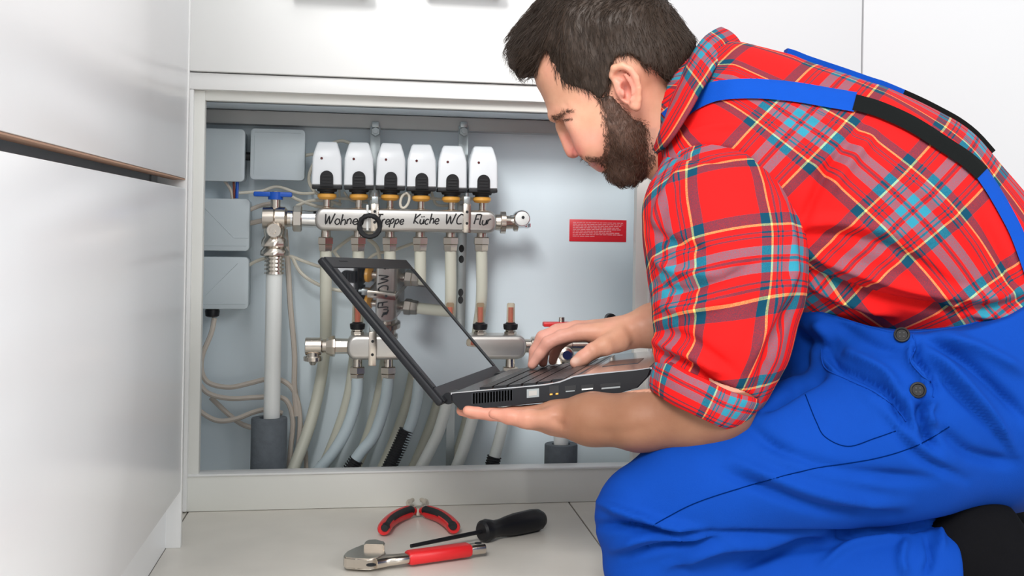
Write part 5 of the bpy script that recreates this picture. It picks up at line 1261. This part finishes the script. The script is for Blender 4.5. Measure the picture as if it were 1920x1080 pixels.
# ---- helpers that lay things on the cloth
dg_cache = {}
def bvh(V, Fc): return BVHTree.FromPolygons([tuple(v) for v in to_world(V)], [tuple(f) for f in Fc.tolist()])
BV = [bvh(Vt, Ft), bvh(Vs, Fs), bvh(Vo, Fo), bvh(V[::1], Fc)]
def cast(px, py, which=(0, 1, 2)):
    best = None
    for i in which:
        h = BV[i].ray_cast(C0, ray(px, py).normalized())
        if h[0] is not None and (best is None or h[3] < best[3]): best = h
    return best
def ribbon(name, pts, hw, m, parent, off=.0015, thick=.0018, which=(0, 1), n=6):
    """strap laid on the cloth: pts centre px; hw half width in px"""
    cl = cr2(pts, n); L = [] ; Rr_ = []
    prevd = None
    for i, (x, y) in enumerate(cl):
        x0, y0 = cl[max(i - 1, 0)]; x1, y1 = cl[min(i + 1, len(cl) - 1)]; tx, ty = x1 - x0, y1 - y0; l = math.hypot(tx, ty); nx, ny = -ty / l, tx / l
        row = []
        for s_ in (-1, -.5, 0, .5, 1):
            h = cast(x + nx * hw * s_, y + ny * hw * s_, which)
            row.append((x + nx * hw * s_, y + ny * hw * s_, None if h is None else (h[0] - C0).dot(fw)))
        L.append(row)
    D_ = np.array([[np.nan if c[2] is None else c[2] for c in r] for r in L])
    for i in range(len(D_)):
        for j in range(5):
            if np.isnan(D_[i, j]): g = D_[i][~np.isnan(D_[i])]; D_[i, j] = g.mean() if len(g) else np.nan
    ok_ = ~np.isnan(D_[:, 2])
    for j in range(5): D_[:, j] = np.interp(np.arange(len(D_)), np.nonzero(ok_)[0], D_[ok_, j])
    for _ in range(3): D_[1:-1] = .25 * D_[:-2] + .5 * D_[1:-1] + .25 * D_[2:]
    b = BM(); rings = []
    for i, r in enumerate(L):
        up_ = [C0 + ray(c[0], c[1]) * (D_[i, j] - off - thick) for j, c in enumerate(r)]; dn_ = [C0 + ray(c[0], c[1]) * (D_[i, j] - off + .004) for j, c in reversed(list(enumerate(r)))]
        rings.append(up_ + dn_)
    add_rings(b, rings); return obj(name, b, m, parent)
def seam(pts, parent, r=.0006, m=None, which=(2,), name='seam', off=.0003):
    q = []
    for x, y in cr2(pts, 8):
        h = cast(x, y, which)
        if h: q.append(h[0] + h[1] * off)
    if len(q) > 2: b = BM(); tube(b, q, r, 5); return obj(name, b, m or MTHREAD, parent)

# straps
ribbon('strap', [(1252, 226), (1290, 194), (1325, 176), (1360, 168), (1420, 166), (1490, 172), (1550, 182), (1604, 191)], 18.5, MSTRAP, overalls, off=.003)
ribbon('strap_elastic', [(1602, 191), (1650, 205), (1710, 232), (1770, 270), (1815, 300), (1842, 325)], 15, MELAS, overalls, off=.0042)
ribbon('strap', [(1838, 320), (1862, 355), (1888, 400), (1908, 440), (1930, 500), (1950, 560)], 13, MSTRAP, overalls, off=.003, which=(0,))
def far_strap(pts, m, name):
    q = smooth_path([w1(PD(x, y, d)) for x, y, d in pts], 6); b = BM(); rings = []
    for i, p in enumerate(q):
        t_ = (q[min(i + 1, len(q) - 1)] - q[max(i - 1, 0)]).normalized(); sd_ = (fw - t_ * fw.dot(t_)).normalized(); up_, dn_ = [], []
        for s_ in (-.016, -.008, 0, .008, .016):
            h = BV[0].find_nearest(p + sd_ * s_); up_.append(h[0] + h[1] * .0065); dn_.append(h[0] - h[1] * .002)
        rings.append(up_ + dn_[::-1])
    add_rings(b, rings); return obj(name, b, m, overalls)
far_strap([(1470, 108, 1.516), (1530, 119, 1.516), (1600, 135, 1.514), (1650, 150, 1.512), (1695, 170, 1.51)], MSTRAP, 'strap')
far_strap([(1693, 169, 1.51), (1740, 200, 1.508), (1790, 250, 1.506), (1836, 304, 1.502)], MELAS, 'strap_elastic')
# seams and pocket outline on the overalls
seam([(1225, 985), (1300, 945), (1400, 912), (1520, 880), (1640, 860), (1720, 835), (1780, 800)], overalls)
seam([(1510, 740), (1530, 790), (1548, 820), (1590, 837), (1640, 822), (1680, 808)], overalls)
seam([(1540, 655), (1548, 690), (1590, 712), (1640, 735), (1680, 765), (1700, 790)], overalls, .0011, MOVER)
seam([(1712, 628), (1716, 652), (1708, 676), (1728, 702), (1748, 720), (1750, 745)], overalls, .0011, MOVER)
seam([(1480, 568), (1560, 592), (1640, 616), (1700, 624), (1800, 613), (1860, 594), (1915, 568)], overalls, .0012, MOVER)
MBTN = mat('black_button', (0.006, 0.006, 0.007, 1), .5, **{'Specular IOR Level': .2})
for bx, by in ((1691, 629), (1721, 732)):
    h = cast(bx, by, (2,))
    if h:
        nrm_ = (h[1] * .6 + (-ray(bx, by).normalized()) * .4).normalized(); b = BM(); lathe(b, h[0] + nrm_ * .0005, nrm_, [(0, .0085), (.002, .0093), (.0032, .0088), (.0034, .0070), (.0022, .0062), (.0022, .001)], 22)
        bt = obj('button', b, MBTN, overalls); b = BM()
        u_, v_ = frame_of(nrm_)
        for s1, s2 in ((1, 1), (1, -1), (-1, 1), (-1, -1)): lathe(b, h[0] + nrm_ * .0027 + u_ * .0022 * s1 + v_ * .0022 * s2, nrm_, [(0, .001), (.0004, .001)], 8)
        obj('thread_hole', b, MRUB, bt)

# collar: folded band round the neck, higher at the back
def strip_obj(name, up_pts, lo_pts, m, parent, thick=.003, uvscale=1.0, bulge=.004, nu=46, u0=0.0, v0=0.0):
    A = smooth_path([w1(PD(*p)) for p in up_pts], 10); B = smooth_path([w1(PD(*p)) for p in lo_pts], 10)
    def res(Q):
        L = np.r_[0, np.cumsum([(Q[i + 1] - Q[i]).length for i in range(len(Q) - 1)])]; Qa = np.array([list(v) for v in Q]); s = np.linspace(0, L[-1], nu)
        return np.stack([np.interp(s, L, Qa[:, k]) for k in range(3)], 1), L[-1]
    a, la = res(A); b_, lb = res(B); nv = 9; rows = np.array([a + (b_ - a) * t for t in np.linspace(0, 1, nv)])   # nv x nu x 3
    tu = np.gradient(rows, axis=1); tv = np.gradient(rows, axis=0); nr = np.cross(tu, tv); nr /= np.maximum(np.linalg.norm(nr, axis=2), 1e-9)[:, :, None]
    cen = rows.mean((0, 1)); 
    if np.einsum('ijk,ijk->', nr, rows - cen) < 0: nr = -nr
    bl = np.sin(np.linspace(0, 1, nv) * math.pi)[:, None, None] * bulge; top = rows + nr * (bl + thick / 2); bt_ = rows + nr * (bl - thick / 2)
    nz = noise(rows.reshape(-1, 3), 40, 21).reshape(nv, nu)[:, :, None] * .0015; top = top + nr * nz; bt_ = bt_ + nr * nz
    Vv = np.concatenate([top.reshape(-1, 3), bt_.reshape(-1, 3)]); M_ = nv * nu; F_ = []
    for i in range(nv - 1):
        for j in range(nu - 1):
            q = i * nu + j; F_.append((q, q + 1, q + nu + 1, q + nu)); F_.append((q + M_, q + nu + M_, q + nu + 1 + M_, q + 1 + M_))
    def edge_(ix):
        for p_, q_ in zip(ix[:-1], ix[1:]): F_.append((p_, p_ + M_, q_ + M_, q_))
    edge_([j for j in range(nu)]); edge_([(nv - 1) * nu + j for j in range(nu)][::-1]); edge_([i * nu for i in range(nv)][::-1]); edge_([i * nu + nu - 1 for i in range(nv)])
    F_ = np.array(F_); Ug = np.tile(np.linspace(0, la, nu), nv); Vg = np.repeat(np.linspace(0, np.linalg.norm(b_ - a, axis=1).mean(), nv), nu); UVg = np.stack([np.r_[Ug, Ug] + u0, np.r_[Vg, Vg] + v0], 1)
    # to working frame for np_obj
    inv = np.stack([Vv @ RT0, Vv @ FW0, Vv @ UPZ], 1); return np_obj(name, inv, F_, m, parent, uv=UVg[F_.ravel()])
UPc = [(1234, 276, 1.475), (1243, 235, 1.462), (1262, 180, 1.462), (1288, 118, 1.475), (1318, 72, 1.50), (1350, 52, 1.54), (1345, 70, 1.60), (1310, 120, 1.625), (1270, 200, 1.62), (1245, 270, 1.60)]
LOc = [(1232, 288, 1.462), (1250, 272, 1.40), (1285, 222, 1.385), (1318, 165, 1.405), (1350, 118, 1.45), (1390, 88, 1.54), (1385, 100, 1.63), (1345, 140, 1.665), (1290, 220, 1.66), (1245, 290, 1.62)]
strip_obj('collar', UPc, LOc, MPLAID, shirt, u0=.12, v0=.10)
